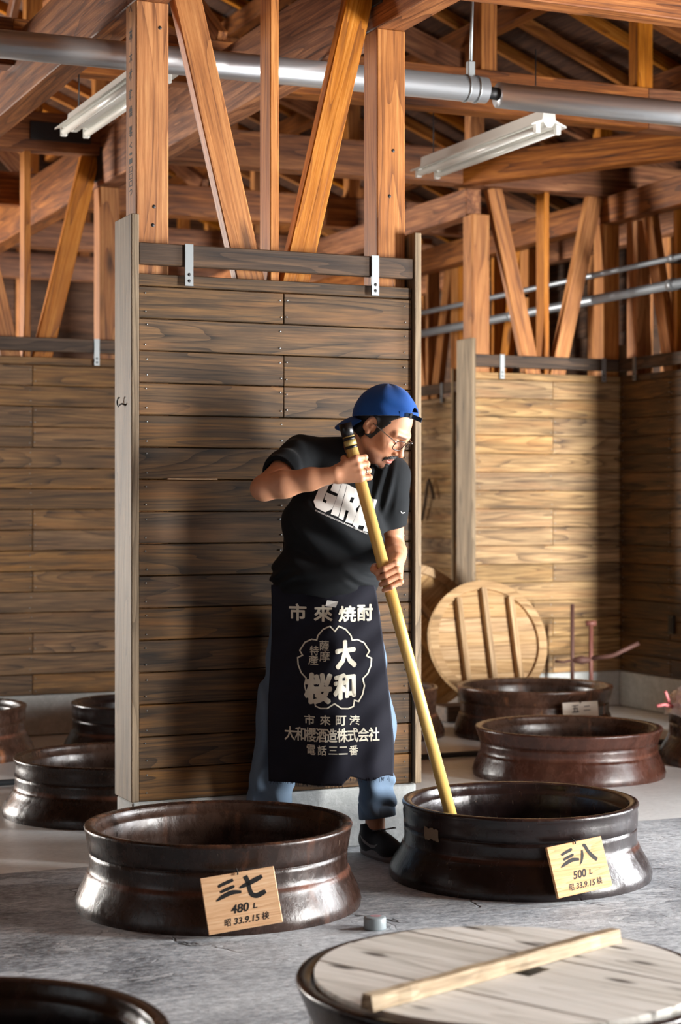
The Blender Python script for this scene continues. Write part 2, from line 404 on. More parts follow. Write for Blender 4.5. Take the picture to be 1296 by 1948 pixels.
for i, v in enumerate(np.arange(V0 + 0.1, V1, 0.455)):
    timber('rafter', ceil, (U0, v, roof_z(U0) + 0.03), (7.3, v, roof_z(7.3) + 0.03), 0.045, 0.07, M['pine'])
for i, u in enumerate(np.arange(U0, 7.3, 0.30)):
    timber('roof_board', ceil, (u + .15, V0, roof_z(u + .15) + 0.078), (u + .15, V1, roof_z(u + .15) + 0.078), 0.318, 0.015, M['roof'], roll=math.atan(0.4))
# sloping ties and braces in the roof
for (p0, p1, w, h) in [((2.3, 8.02, 4.9), (6.8, 8.02, 3.32), 0.06, 0.15), ((2.2, 9.85, 5.0), (6.8, 9.85, 3.35), 0.06, 0.14),
                       ((2.9, 11.65, 4.75), (6.8, 11.65, 3.35), 0.06, 0.13), ((1.0, 11.65, 5.3), (2.9, 11.65, 3.4), 0.05, 0.11),
                       ((2.89, 7.93, 3.4), (2.89, 9.75, 4.7), 0.05, 0.11), ((4.1, 11.57, 3.4), (4.1, 13.39, 4.2), 0.05, 0.11),
                       ((2.89, 13.39, 3.4), (2.89, 11.57, 4.9), 0.05, 0.11), ((1.965, 11.57, 3.4), (1.965, 9.75, 4.9), 0.05, 0.11),
                       ((5.08, 9.80, 3.27), (5.95, 8.25, 3.27), 0.105, 0.17)]:
    timber('roof_brace', ceil, p0, p1, w, h, M['beam'])
# black iron joint plates where the beams meet
for (u, v, z, s) in [(2.89, 6.11, 3.10, (0.135, 0.135, 0.13)), (2.89, 9.75, 3.05, (0.135, 0.14, 0.18)), (2.6, 9.70, 3.24, (0.34, 0.02, 0.10)), (1.965, 6.11, 3.12, (0.135, 0.135, 0.12))]:
    box('joint_plate', ceil, (u - s[0] / 2, v - s[1] / 2 - 0.01, z), (u + s[0] / 2, v + s[1] / 2 - 0.01, z + s[2]), M['iron'])

# ------------------------------------------------------------------ outer walls: boards on studs, with the door openings left open
def outer_wall(name, axis, at, lo, hi, top, gaps, side):
    """boards along one wall; axis 'v' means the wall runs along v at u = at; gaps are openings (from, to, sill, head)"""
    w = tag(empty(name, (0, 0, 0), A), kind='structure')
    pitch = 0.19; n = int(top / pitch)
    for i in range(n):
        z = i * pitch; segs = []; s = lo
        for g0, g1, z0, z1 in sorted(gaps):
            if z + pitch * .5 > z0 and z + pitch * .5 < z1: segs.append((s, g0)); s = g1
        segs.append((s, hi))
        for a, b in segs:
            if b - a < 0.05: continue
            if axis == 'v':
                timber('siding_board', w, (at, a, z + pitch / 2), (at, b, z + pitch / 2), 0.018, pitch + 0.02, M['siding'], roll=0.09 * side)
            else:
                timber('siding_board', w, (a, at, z + pitch / 2), (b, at, z + pitch / 2), 0.018, pitch + 0.02, M['siding'], roll=0.09 * side)
    for s in np.arange(lo + 0.25, hi, 0.91):
        if any(g[0] - 0.06 < s < g[1] + 0.06 for g in gaps): continue
        if axis == 'v': timber('wall_stud', w, (at - side * 0.07, s, 0.2), (at - side * 0.07, s, top), 0.09, 0.105, M['pine'])
        else: timber('wall_stud', w, (s, at - side * 0.07, 0.2), (s, at - side * 0.07, top), 0.09, 0.105, M['pine'])
    return w
wr = outer_wall('wall_right', 'v', 6.90, V0, V1, 3.5, [(1.1, 2.4, 0, 2.4), (4.3, 5.2, 0, 2.4)], 1)
wb = outer_wall('wall_back', 'u', V1, U0, 6.9, 5.6, [], 1)
wl = outer_wall('wall_left', 'v', U0, V0, V1, 7.6, [(3.1, 4.9, 0, 2.6), (14.4, 16.2, 0, 2.6)], -1)
wf = outer_wall('wall_front', 'u', V0, U0, 6.9, 5.6, [(4.0, 6.3, 3.0, 3.9), (6.36, 6.86, 0, 2.4)], -1)  # the narrow floor-level gap is made for the added panel light

# ------------------------------------------------------------------ board-clad bracing panels standing free in the room
def panel(u, v, rz, label, group=None, width=1.058, uppers=True, joint=0.545, detail=True, seed=1, left_board=True, right_board=True, mat=None):
    mat = mat or M['stained']
    r = random.Random(seed)
    root = empty('partition_panel' if label else 'wall_right', B(u, v, 0), A + rz)  # unlabelled panels are unseen ones, added to block light
    tag(root, label, 'partition' if label else None, group, None if label else 'structure')
    W = width
    box('plinth', root, (-0.02, 0.004, 0.0), (W + 0.02, 0.19, 0.218), M['plinth'], 0.006)
    rows = [(0.220 + i * 0.1122, 0.1122) for i in range(16)] + [(0.220 + 16 * 0.1122, 0.045)]
    for i, (z, h) in enumerate(rows):
        g = 0.0016
        cuts = [0, W]
        if i in (0, 2, 5, 7, 8, 12, 13, 15) or (i % 2 == 0 and i < 10 and not detail): cuts = [0, joint, W]
        for a, b in zip(cuts[:-1], cuts[1:]):
            d = r.uniform(-0.0015, 0.0015)
            o = box('plank', root, (a + (0.001 if a else 0.002), 0.0 + d, z + g), (b - 0.001, 0.018 + d, z + h - g), mat, 0.0025)
            o.rotation_euler = (r.uniform(-0.006, 0.012), 0, 0)
    if detail:                                             # nail heads: countless and tiny
        bm = bmesh.new()
        for i, (z, h) in enumerate(rows[:16]):
            for x in (0.028, joint - 0.012, joint + 0.012, W - 0.03):
                for zz in (z + 0.025, z + h - 0.025):
                    if x == joint + 0.012 and i not in (0, 2, 5, 7, 8, 12, 13, 15): continue
                    bmesh.ops.create_icosphere(bm, subdivisions=1, radius=0.0032, matrix=Matrix.Translation((x + r.uniform(-.004, .004), -0.001, zz + r.uniform(-.005, .005))))
        nb = from_bm('nail_heads', bm, M['steel'], root); tag(nb, kind='stuff')
    box('backing_board', root, (0.0, 0.165, 0.22), (W, 0.18, 2.06), M['stained'], 0.002)
    if left_board: box('end_board', root, (-0.031, -0.02, 0.222), (-0.003, 0.18, 2.262), M['endboard'], 0.003, 'z')
    if right_board: box('end_board', root, (W + 0.002, -0.02, 0.222), (W + 0.030, 0.18, 2.262), M['endboard'], 0.003, 'z')
    box('top_rail', root, (0.0, -0.012, 2.090), (W, 0.018, 2.165), M['stained_dark'], 0.003)
    for x in (0.180, W - 0.158):
        s2 = box('metal_strap', root, (x - 0.0155, -0.020, 2.020), (x + 0.0155, -0.012, 2.168), M['steel'], 0.001)
        for zz in (2.038, 2.060):
            bm = bmesh.new(); bmesh.ops.create_uvsphere(bm, u_segments=10, v_segments=6, radius=0.006, matrix=Matrix.Diagonal((1, 0.45, 1, 1)))
            from_bm('bolt_head', bm, M['iron'], s2, True, (0, -0.0038, zz - 2.094))
    if uppers:
        zt = 3.02
        box('post', root, (0.004, 0.040, 0.222), (0.124, 0.160, zt), M['pine'], 0.004, 'z')
        box('post', root, (W - 0.124, 0.040, 0.222), (W - 0.008, 0.160, zt), M['pine'], 0.004, 'z')
        c = W / 2
        box('stud', root, (c - 0.018, 0.045, 0.24), (c + 0.016, 0.150, 3.19), M['pine'], 0.003, 'z')
        timber('brace', root, (c - 0.361, 0.085, 3.19), (c - 0.055, 0.085, 1.93), 0.055, 0.105, M['pine'], roll=0)
        timber('brace', root, (c + 0.361, 0.085, 3.19), (c + 0.055, 0.085, 1.93), 0.055, 0.105, M['pine'], roll=0)
    return root
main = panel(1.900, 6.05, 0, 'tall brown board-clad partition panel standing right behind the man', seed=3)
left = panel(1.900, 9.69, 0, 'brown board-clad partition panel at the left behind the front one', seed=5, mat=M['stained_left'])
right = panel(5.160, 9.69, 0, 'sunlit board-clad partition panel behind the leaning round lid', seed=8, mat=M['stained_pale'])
dark = panel(6.180, 9.67, math.radians(-90), 'dark board-clad wall panel in shade at the right edge', seed=11, left_board=False)
for i_, v_ in enumerate((8.585, 7.50, 6.415)):
    panel(6.180, v_, math.radians(-90), None, seed=12 + 20 * i_, left_board=False, detail=False)  # unseen panels added so that their shadow falls on the right panel
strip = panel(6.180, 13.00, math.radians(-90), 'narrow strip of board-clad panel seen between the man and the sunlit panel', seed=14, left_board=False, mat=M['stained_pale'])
panel(6.180, 11.95, math.radians(-90), None, seed=15, left_board=False)  # unseen panel, kept to block light
panel(1.900, 13.33, 0, 'farthest board-clad partition panel seen above the left one', seed=16, detail=False)
# stamped lettering on the left face of the front panel's left post, and drilled holes in its face
bm = bmesh.new()
def on_post(x, y): return Vector((0.0035, 0.100 - x, y))
for body, z, h in (('ヘ', 3.00, .03), ('林', 2.91, .05), ('木', 2.83, .04), ('材', 2.77, .04), ('乾', 2.70, .04), ('燥', 2.64, .04), ('製', 2.57, .04), ('く', 2.52, .02), ('・', 2.49, .01), ('1', 2.465, .018), ('口', 2.435, .022), ('口', 2.41, .022), ('口', 2.385, .022), ('つ', 2.355, .022)):
    add_text(bm, body, 0, z, 0.034, h, on_post, 0.02)
from_bm('stamped_lettering', bm, M['ink'], main)
bm = bmesh.new()
for x, z in ((0.07, 2.30), (0.066, 2.235), (0.092, 2.93), (1.0, 2.57), (0.985, 2.40)):
    bmesh.ops.create_uvsphere(bm, u_segments=10, v_segments=6, radius=0.0075, matrix=Matrix.Translation((x, 0.041, z)) @ Matrix.Diagonal((1, 0.4, 1, 1)))
tag(from_bm('bolt_holes', bm, M['black'], main, True), kind='stuff')
# pale sliver of wood in a board joint, black hook on the left end board
sl = box('wood_sliver', main, (0.105, -0.010, 1.3415), (0.288, 0.0, 1.3455), M['tagwood'], 0.0008)
hook = tube('screw_hook', [(-0.031, 0.045, 1.602), (-0.036, 0.046, 1.603), (-0.042, 0.052, 1.606), (-0.046, 0.066, 1.604), (-0.047, 0.082, 1.598), (-0.047, 0.094, 1.604), (-0.047, 0.098, 1.616), (-0.046, 0.090, 1.628), (-0.045, 0.078, 1.628)], 0.0028, M['iron'], main, 8)

# ------------------------------------------------------------------ hanging strip lights
def strip_light(u, v0, v1, z, label):
    root = empty('strip_light', B(u, (v0 + v1) / 2, z), A); tag(root, label, 'ceiling light', 'twin-tube strip lights')
    L = v1 - v0
    bm = bmesh.new()
    prof = [(-0.028, 0.075), (0.028, 0.075), (0.034, 0.030), (0.088, 0.008), (0.090, 0.0), (0.030, 0.018), (0.012, -0.004), (-0.012, -0.004), (-0.030, 0.018), (-0.090, 0.0), (-0.088, 0.008), (-0.034, 0.030)]
    a = [bm.verts.new((x, -L / 2, zz)) for x, zz in prof]; b = [bm.verts.new((x, L / 2, zz)) for x, zz in prof]
    for i in range(len(prof)):
        j = (i + 1) % len(prof); bm.faces.new((a[i], a[j], b[j], b[i]))
    bm.faces.new(a[::-1]); bm.faces.new(b); bmesh.ops.recalc_face_normals(bm, faces=bm.faces[:])
    from_bm('lamp_body', bm, M['white_enamel'], root)
    for s in (-1, 1):
        tube('lamp_tube', [(s * 0.052, -L / 2 + 0.03, -0.012), (s * 0.052, L / 2 - 0.03, -0.012)], 0.0145, M['tube'], root, 14)
        for e in (-1, 1):
            box('lamp_socket', root, (s * 0.052 - 0.014, e * (L / 2 - 0.018) - 0.010, -0.03), (s * 0.052 + 0.014, e * (L / 2 - 0.018) + 0.010, 0.016), M['white_enamel'])
    for y in (-L / 2 + 0.12, L / 2 - 0.08):
        tube('hanging_rod', [(0, y, 0.07), (0, y, 3.30 - z)], 0.003, M['iron'], root, 6)
strip_light(4.09, 6.98, 8.20, 2.93, 'white twin-tube strip light hanging at the upper right')
strip_light(2.19, 6.74, 7.93, 2.93, 'white twin-tube strip light half hidden behind the left post')

# ------------------------------------------------------------------ silver insulated pipe across the room
root = empty('insulated_pipe', B(0, 6.62, 2.955), A); tag(root, 'silver insulated pipe running across above the partition with a gap at the hanger', 'pipe')
tube('pipe_jacket', [(0.6, 0, -0.01), (3.575, 0, 0.012)], 0.053, M['silver'], root, 32)
tube('pipe_jacket', [(3.635, 0, -0.002), (6.85, 0, 0.0)], 0.053, M['silver'], root, 32)
tube('pipe_joint', [(3.55, 0, 0.008), (3.66, 0, 0.0)], 0.026, M['black'], root, 20)
bm = bmesh.new()
for x0, x1 in ((3.478, 3.486), (3.525, 3.533)): add_tube(bm, [(x0, 0, 0.012), (x1, 0, 0.012)], 0.057, 32)
from_bm('pipe_clamp', bm, M['steel'], root, True)
box('clamp_bracket', root, (3.49, -0.012, 0.06), (3.522, 0.012, 0.125), M['steel'])
tube('hanger_rod', [(3.506, 0, 0.10), (3.506, -0.02, 0.46)], 0.0065, M['steel'], root, 8)
# two grey service pipes along the right wall
for z, r, lab, nm in ((2.54, 0.030, 'thicker grey service pipe along the right wall, lower of two', 'service_pipe'), (2.695, 0.018, 'thin grey service pipe along the right wall, upper of two', 'service_pipe')):
    root = empty(nm, B(6.045, 11.5, z), A); tag(root, lab, 'pipe', 'service pipes on the right wall')
    tube('pipe_run', [(0, -5.0, 0), (0, 4.7, 0)], r, M['greypipe'], root, 16)
    for y in (-2.6, -0.7, 1.2, 2.6):
        tube('pipe_coupling', [(0, y - 0.03, 0), (0, y + 0.03, 0)], r * 1.25, M['greypipe'], root, 16)
        box('wall_bracket', root, (0, y + 0.10, -0.012), (0.18, y + 0.125, 0.012), M['iron'])
# ------------------------------------------------------------------ jars
def jar(key, mat, label, seed=0):
    x, y, rb, rr, h = JARS[key]
    r = random.Random(seed); ph = [r.uniform(0, 6.28) for _ in range(4)]
    rn = 0.5 * (rr + rb) * 0.934                                        # waist
    ow = lambda a, z: 0.006 * math.sin(2 * a + ph[0]) + 0.003 * math.sin(3 * a + ph[1])
    k = h / 0.258
    root = empty('shochu_jar', (x, y, 0)); tag(root, label, 'jar', 'buried brown jars in the floor')
    prof = [(rb - 0.004, -0.30), (rb - 0.006, -0.02), (rb - 0.002, 0.004), (rb, 0.018), (rb - 0.004, 0.034 * k), (rn * .35 + rb * 0.65 + 0.003, 0.058 * k), (rn * .75 + rb * .25 + 0.006, 0.086 * k),
            (rn + 0.0095, 0.104 * k), (rn + 0.0075, 0.111 * k), (rn + 0.0032, 0.1155 * k), (rn + 0.0005, 0.121 * k), (rn - 0.0010, 0.135 * k), (rn - 0.0005, 0.160 * k),
            (rn + 0.0005, 0.1735 * k), (rn - 0.0012, 0.1745 * k), (rn - 0.0012, 0.1765 * k), (rn + 0.0016, 0.1775 * k), (rn * .68 + rr * .32, 0.196 * k), (rn * .36 + rr * .64, 0.219 * k), (rr - 0.004, 0.234 * k),
            (rr, 0.243 * k), (rr + 0.0015, 0.250 * k), (rr - 0.001, 0.256 * k), (rr - 0.008, h), (rr - 0.020, h - 0.001), (rr - 0.030, h - 0.006)]
    bd = lathe('jar_body', prof, mat, root, 112, ow, False)
    inn = [(rr - 0.030, h - 0.006), (rr - 0.034, h - 0.014), (rr - 0.036, h - 0.030), (rr - 0.044, h - 0.034), (rr - 0.048, h - 0.042), (rr - 0.050, 0.16 * k), (rr - 0.048, 0.145 * k),
           (rr - 0.052, 0.12 * k), (rr - 0.030, 0.02), (rr + 0.0, -0.15), (rr + 0.01, -0.28), (rr - 0.02, -0.5), (rr - 0.14, -0.72)]
    lathe('jar_inside', inn, M['inside'] if mat is not M['glaze_black'] else mat, root, 96, ow, True)
    return root
jar('front_left', M['glaze'], 'dark brown open jar in front of the man with the tag reading 480 L', 1)
jfr = jar('front_right', M['glaze_black'], 'dark open jar being stirred, with the tag reading 500 L', 2)
jar('mid_right', M['glaze_red'], 'red-brown open jar directly behind the one being stirred', 3)
jar('far_right', M['glaze_tan'], 'brown jar with rusty runs in front of the leaning round lid', 4)
jar('mid_left', M['glaze'], 'dark brown open jar at left, half behind the tall partition', 5)
jar('far_left', M['glaze_black'], 'farther dark jar at left beside the pale plinth, cut by the partition end', 6)
jar('edge_left', M['glaze_tan'], 'shiny jar cut off by the left edge of the picture', 7)
jar('behind', M['glaze_tan'], 'jar showing only a sliver between the partition and the round lids', 8)
jr = jar('edge_right', M['glaze_tan'], 'jar at the right edge with white plastic over its mouth', 9)
jar('near_left', M['glaze_black'], 'black open jar in the bottom left corner, nearest the viewer', 10)
jar('near_right', M['glaze_black'], 'black jar at bottom right under the flat pale wooden lid', 11)
# chipped pale patch on the stirred jar's shoulder
# (bare clay, a thin shell that follows the neck)
def jar_patch(key, a0, a1, z0, z1, mat, name, off=0.0022, n=14):
    x, y, rb, rr, h = JARS[key]; rn = 0.5 * (rr + rb) * 0.934
    r = random.Random(4)
    bm = bmesh.new(); rows = []
    for j in range(4):
        z = z0 + (z1 - z0) * j / 3
        rows.append([bm.verts.new(((rn + off + 0.0035 * (z > .17)) * math.cos(a0 + (a1 - a0) * i / n), (rn + off + 0.0035 * (z > .17)) * math.sin(a0 + (a1 - a0) * i / n), z + (r.uniform(-.004, .004) if j in (0, 3) else 0))) for i in range(n + 1)])
    for p, q in zip(rows[:-1], rows[1:]):
        for i in range(n): bm.faces.new((p[i], p[i + 1], q[i + 1], q[i]))
    return bm

pp = jar_patch('front_right', math.radians(213), math.radians(223), 0.160, 0.198, M['bareclay'], 'bare_patch')
from_bm('bare_patch', pp, M['bareclay'], jfr, True)

# ------------------------------------------------------------------ wooden number tags on the jars
def brush(bm, pts, f, n=10):
    """one brush stroke: a ribbon through (x, y, half width) points, round and slanted like a brush mark"""
    P = [Vector((p[0], p[1])) for p in pts]; W = [p[2] for p in pts]
    S = []; m = len(P) - 1
    for i in range(m):
        p0, p1, p2, p3 = P[max(i - 1, 0)], P[i], P[i + 1], P[min(i + 2, m)]
        for k in range(n):
            t = k / n
            S.append((0.5 * ((2 * p1) + (p2 - p0) * t + (2 * p0 - 5 * p1 + 4 * p2 - p3) * t * t + (3 * p1 - p0 - 3 * p2 + p3) * t ** 3), W[i] + (W[i + 1] - W[i]) * t))
    S.append((P[-1], W[-1]))
    L = []; R = []
    for i, (p, w) in enumerate(S):
        d = (S[min(i + 1, len(S) - 1)][0] - S[max(i - 1, 0)][0]).normalized(); nn = Vector((-d.y, d.x))
        L.append(bm.verts.new(f(*(p + nn * w)))); R.append(bm.verts.new(f(*(p - nn * w))))
    for i in range(len(S) - 1): bm.faces.new((R[i], R[i + 1], L[i + 1], L[i]))
K3 = [[(-.30, .26, .05), (-.12, .33, .06), (.12, .40, .065), (.26, .44, .05)], [(-.26, .02, .04), (-.05, .09, .06), (.2, .16, .06), (.27, .20, .03)], [(-.44, -.30, .02), (-.2, -.17, .075), (.15, -.06, .085), (.48, -.10, .05)]]
K7 = [[(-.45, .02, .03), (-.2, .10, .085), (.2, .24, .10), (.46, .34, .075)], [(-.17, .46, .10), (-.10, .2, .085), (-.08, -.1, .085), (-.02, -.32, .095), (.16, -.40, .105), (.40, -.32, .10), (.5, -.28, .07)]]
K8 = [[(-.16, .24, .05), (-.20, .0, .075), (-.30, -.25, .05), (-.42, -.40, .015)], [(-.08, .42, .05), (.02, .42, .085), (.12, .15, .085), (.28, -.12, .10), (.48, -.34, .09)]]
def number_tag(x, y, z, yaw, tilt, roll, w, h, label, kanji, vol, date, mat, plain=False):
    root = bpy.data.objects.new('number_tag', None); COL.objects.link(root)
    root.location = (x, y, z)
    root.rotation_euler = (Matrix.Rotation(yaw, 3, 'Z') @ Matrix.Rotation(-tilt, 3, 'X') @ Matrix.Rotation(-roll, 3, 'Y')).to_euler()
    tag(root, label, 'tag', 'wooden number tags on jars')
    box('tag_board', root, (-w / 2, -0.006, -h / 2), (w / 2, 0.006, h / 2), mat, 0.0015)
    f = lambda a, b: Vector((a, -0.0066, b))
    bm = bmesh.new()
    if plain:
        add_text(bm, '五', -0.030, 0.040, 0.040, 0.038, f, 0.02, 0.04, 0.1); add_text(bm, '二', 0.034, 0.040, 0.038, 0.026, f, 0.02, 0.04, 0.1)
    else:
        s1 = w * 0.36; s2 = w * 0.325
        for st in K3: brush(bm, [(-w * .165 + p[0] * s1 * 1.05, h * .20 + p[1] * s1 * .9 - .002, p[2] * s1) for p in st], f)
        for st in kanji: brush(bm, [(w * .16 + p[0] * s2 * 1.1, h * .21 + p[1] * s2, p[2] * s2) for p in st], f)
        add_text(bm, vol[:-1], -w * .035, -h * .13, w * .25, h * .155, f, 0.022, 0.02, 0.25, 4)
        add_text(bm, 'L', w * .165, -h * .13, w * .06, h * .095, f, 0.022, 0.02, 0.25, 4)
        add_text(bm, '昭', -w * .225, -h * .345, w * .095, h * .13, f, 0.012, 0.0, 0.15)
        add_text(bm, '33.9.15', w * .03, -h * .345, w * .36, h * .115, f, 0.018, 0.0, 0.28, 4)
        add_text(bm, '検', w * .285, -h * .335, w * .105, h * .135, f, 0.012, 0.0, 0.15)
    tag(from_bm('tag_lettering', bm, M['ink'], root), kind='stuff')
    tube('hanging_nail', [(0.0, -0.010, h / 2 - 0.008), (0.002, -0.011, h / 2 - 0.002), (0.0, -0.004, h / 2 + 0.006), (0, 0.004, h / 2 + 0.012)], 0.0022, M['iron'], root, 8)
    return root
number_tag(-0.287, 5.247, 0.108, math.radians(8), math.radians(17), math.radians(8), 0.217, 0.162, 'cedar tag brushed with 480 L leaning on the jar before the man', K7, '480L', '', M['tagwood'])
number_tag(0.752, 5.716, 0.111, math.radians(24), math.radians(16), math.radians(6), 0.204, 0.160, 'cedar tag brushed with 500 L leaning on the stirred jar', K8, '500L', '', M['tagwood'])
M['whitewood'] = wood('pale_painted_tag', srgb(200, 192, 176), srgb(226, 220, 206), srgb(238, 234, 224), 0.6, 0.0, 0.03)
number_tag(1.262, 9.515, 0.145, math.radians(12), math.radians(10), math.radians(2), 0.195, 0.150, 'small white tag on the jar in front of the leaning lid', None, '', '', M['whitewood'], True)

# ------------------------------------------------------------------ round board lids
def disc_planks(root, name, R, pitch, th, mat, hole=None, seg=64, z0=0.0, phase=0.0, gap=0.0013):
    """planks cut to a disc, running along local x; hole = (x0, x1, y0, y1)"""
    y = -R + phase
    edges = []
    while y < R:
        edges.append((max(y, -R + 0.002), min(y + pitch, R - 0.002))); y += pitch
    for (ya, yb) in edges:
        if yb - ya < 0.01: continue
        ya += gap; yb -= gap
        n = 14
        ys = [ya + (yb - ya) * i / n for i in range(n + 1)]
        rt = [(math.sqrt(max(R * R - q * q, 0)), q) for q in ys]
        pieces = [[(-a, q) for a, q in rt][::-1] + rt]
        bm = bmesh.new()
        if hole and hole[2] - 0.001 <= ya and yb <= hole[3] + 0.001 or (hole and ya < hole[3] and yb > hole[2]):
            lo, hi = max(ya, hole[2]), min(yb, hole[3])
            loops = [pieces[0], [(hole[0], lo + 1e-4), (hole[0], hi - 1e-4), (hole[1], hi - 1e-4), (hole[1], lo + 1e-4)]]
        else: loops = pieces
        zz = rnd.uniform(-0.0012, 0.0012)
        poly_bm(bm, loops, lambda px, py, s: Vector((px, py, z0 + zz + (th if s == 0 else 0.0))), True)
        bmesh.ops.recalc_face_normals(bm, faces=bm.faces[:])
        o = from_bm(name, bm, mat, root)
lid = empty('flat_jar_lid', (0.354, 3.855, 0.238), math.radians(-40)); tag(lid, 'pale weathered round board lid lying flat on the near jar, with a square hole', 'lid', 'round board lids')
disc_planks(lid, 'lid_plank', 0.410, 0.168, 0.024, M['palewood'], (-0.014, 0.062, -0.008, 0.073), phase=-0.114)
st = empty('loose_batten', (0.338, 3.825, 0.2785), 0); tag(st, 'rough square wooden batten lying across the flat jar lid', 'batten')
def rough_bar(name, L, w, h, mat, parent, seed):
    r = random.Random(seed); bm = bmesh.new(); n = 22; rings = []
    for i in range(n + 1):
        x = -L / 2 + L * i / n; k = 1 + r.uniform(-.05, .05)
        c = [(-w / 2, -h / 2), (-w / 2 + .006, h / 2), (w / 2 - .004, h / 2), (w / 2, h / 2 - .006), (w / 2, -h / 2)]
        rings.append([bm.verts.new((x, a * k + r.uniform(-.0012, .0012), (b if b < 0 else b * k + r.uniform(-.0012, .0012)))) for a, b in c])
    for a, b in zip(rings[:-1], rings[1:]):
        for q in range(5): bm.faces.new((a[q], a[(q + 1) % 5], b[(q + 1) % 5], b[q]))
    bm.faces.new(rings[0][::-1]); bm.faces.new(rings[-1]); bmesh.ops.recalc_face_normals(bm, faces=bm.faces[:])
    return from_bm(name, bm, mat, parent)
bar = rough_bar('batten_bar', 0.80, 0.034, 0.030, M['battenwood'], st, 5)
bar.rotation_euler = (0, 0, math.radians(44.5))
def leaning_lid(x, y, z, yaw, lean, spin, R, label, mat):
    root = bpy.data.objects.new('leaning_lid', None); COL.objects.link(root); root.location = (x, y, z)
    root.rotation_euler = (Matrix.Rotation(yaw, 3, 'Z') @ Matrix.Rotation(math.radians(90) - lean, 3, 'X') @ Matrix.Rotation(spin, 3, 'Z')).to_euler()
    tag(root, label, 'lid', 'round board lids')
    disc_planks(root, 'lid_plank', R, 0.085, 0.022, mat)
    bm = bmesh.new(); n = 72                                            # rim ring, proud of the boards
    R0, R1 = R - 0.048, R + 0.004
    vs = [[bm.verts.new((rad * math.cos(2 * math.pi * k / n), rad * math.sin(2 * math.pi * k / n), zz)) for k in range(n)] for rad, zz in ((R0, 0.022), (R0, 0.046), (R1, 0.046), (R1, -0.002))]
    for a, b in zip(vs[:-1], vs[1:]):
        for k in range(n): bm.faces.new((a[k], a[(k + 1) % n], b[(k + 1) % n], b[k]))
    bmesh.ops.recalc_face_normals(bm, faces=bm.faces[:])
    from_bm('rim_ring', bm, mat, root)
    for bx in (-0.165, 0.0, 0.165):
        hl = math.sqrt((R - 0.045) ** 2 - (abs(bx) + .02) ** 2)
        box('lid_batten', root, (bx - 0.016, -hl, 0.022), (bx + 0.016, hl, 0.072), mat, 0.002, 'y')
    return root
leaning_lid(0.866, 10.75, 0.440, math.radians(17), math.radians(19), 0.0, 0.364, 'light round lid with three battens leaning on the sunlit partition', M['lidwood'])
leaning_lid(0.44, 11.15, 0.442, math.radians(24), math.radians(14), math.radians(38), 0.45, 'second round lid behind the lighter one, mostly hidden by the man and partition', M['lidwood'])
bk = empty('support_block', (0.83, 10.66, 0), A); tag(bk, 'wooden block on the floor under the leaning round lid', 'block')
box('block_body', bk, (-0.28, -0.10, 0.0), (0.22, 0.10, 0.088), M['stained_dark'], 0.006)

# ------------------------------------------------------------------ small things on the floor and walls
pk = empty('tape_roll', (0.1015, 5.36, 0.0)); tag(pk, 'small grey round roll on the floor between the two front jars', 'roll')
M['tapegrey'] = flat('grey_vinyl', srgb(128, 138, 142), 0.45); M['pinkprint'] = flat('faded_red_print', srgb(188, 120, 126), 0.6)
lathe('roll_body', [(0.0, 0.036), (0.010, 0.0362), (0.028, 0.0362), (0.0322, 0.0345), (0.0335, 0.031), (0.0335, 0.004), (0.0325, 0.0)], M['tapegrey'], pk, 40)
bm = bmesh.new()
poly_bm(bm, [[(0.003 + 0.017 * math.cos(t * .39), 0.006 + 0.011 * math.sin(t * .39)) for t in range(16)], [(0.003 + 0.010 * math.cos(-t * .39), 0.006 + 0.005 * math.sin(-t * .39)) for t in range(16)]], lambda x, y, s: Vector((x, y, 0.0368)))
from_bm('roll_print', bm, M['pinkprint'], pk)
hs = empty('floor_hose', B(5.2, 8.02, 0), A); tag(hs, 'dark hose lying straight across the pale floor behind the partition', 'hose')
r2 = random.Random(3)
M['hose'] = flat('dark_rubber', srgb(52, 58, 62), 0.7)
tube('hose_run', [(-4.6 + i * 0.06, 0.008 * math.sin(i * .31) + r2.uniform(-.002, .002), 0.012) for i in range(102)], 0.014, M['hose'], hs, 8)
# rusty standpipes in the corner
M['rust'] = flat('rusty_pink_pipe', srgb(92, 62, 54), 0.65, 0.2); M['rustred'] = flat('red_valve_paint', srgb(112, 66, 56), 0.6)
wp = empty('standpipe_set', (1.43, 10.75, 0.0)); tag(wp, 'rusty standpipes with a valve and slanted branch beside the shaded corner', 'pipe')
tube('riser_pipe', [(-0.055, 0, 0), (-0.055, 0, 0.665)], 0.012, M['rust'], wp, 12)
tube('riser_pipe', [(0.055, 0.0, 0), (0.055, 0.0, 0.55)], 0.013, M['rustred'], wp, 12)
tube('pipe_tee', [(0.025, 0.0, 0.553), (0.085, 0.0, 0.553)], 0.016, M['rustred'], wp, 12)
tube('branch_pipe', [(0.055, 0, 0.345), (0.16, -0.03, 0.36), (0.19, -0.04, 0.37), (0.33, -0.06, 0.44)], 0.013, M['rust'], wp, 12)
tube('valve_body', [(-0.055, 0, 0.335), (0.0, 0, 0.335), (0.055, 0, 0.335)], [0.014, 0.026, 0.014], M['rust'], wp, 12)
tube('valve_handle', [(-0.16, -0.02, 0.33), (-0.11, -0.02, 0.325), (-0.055, 0, 0.335)], 0.008, M['rust'], wp, 8)
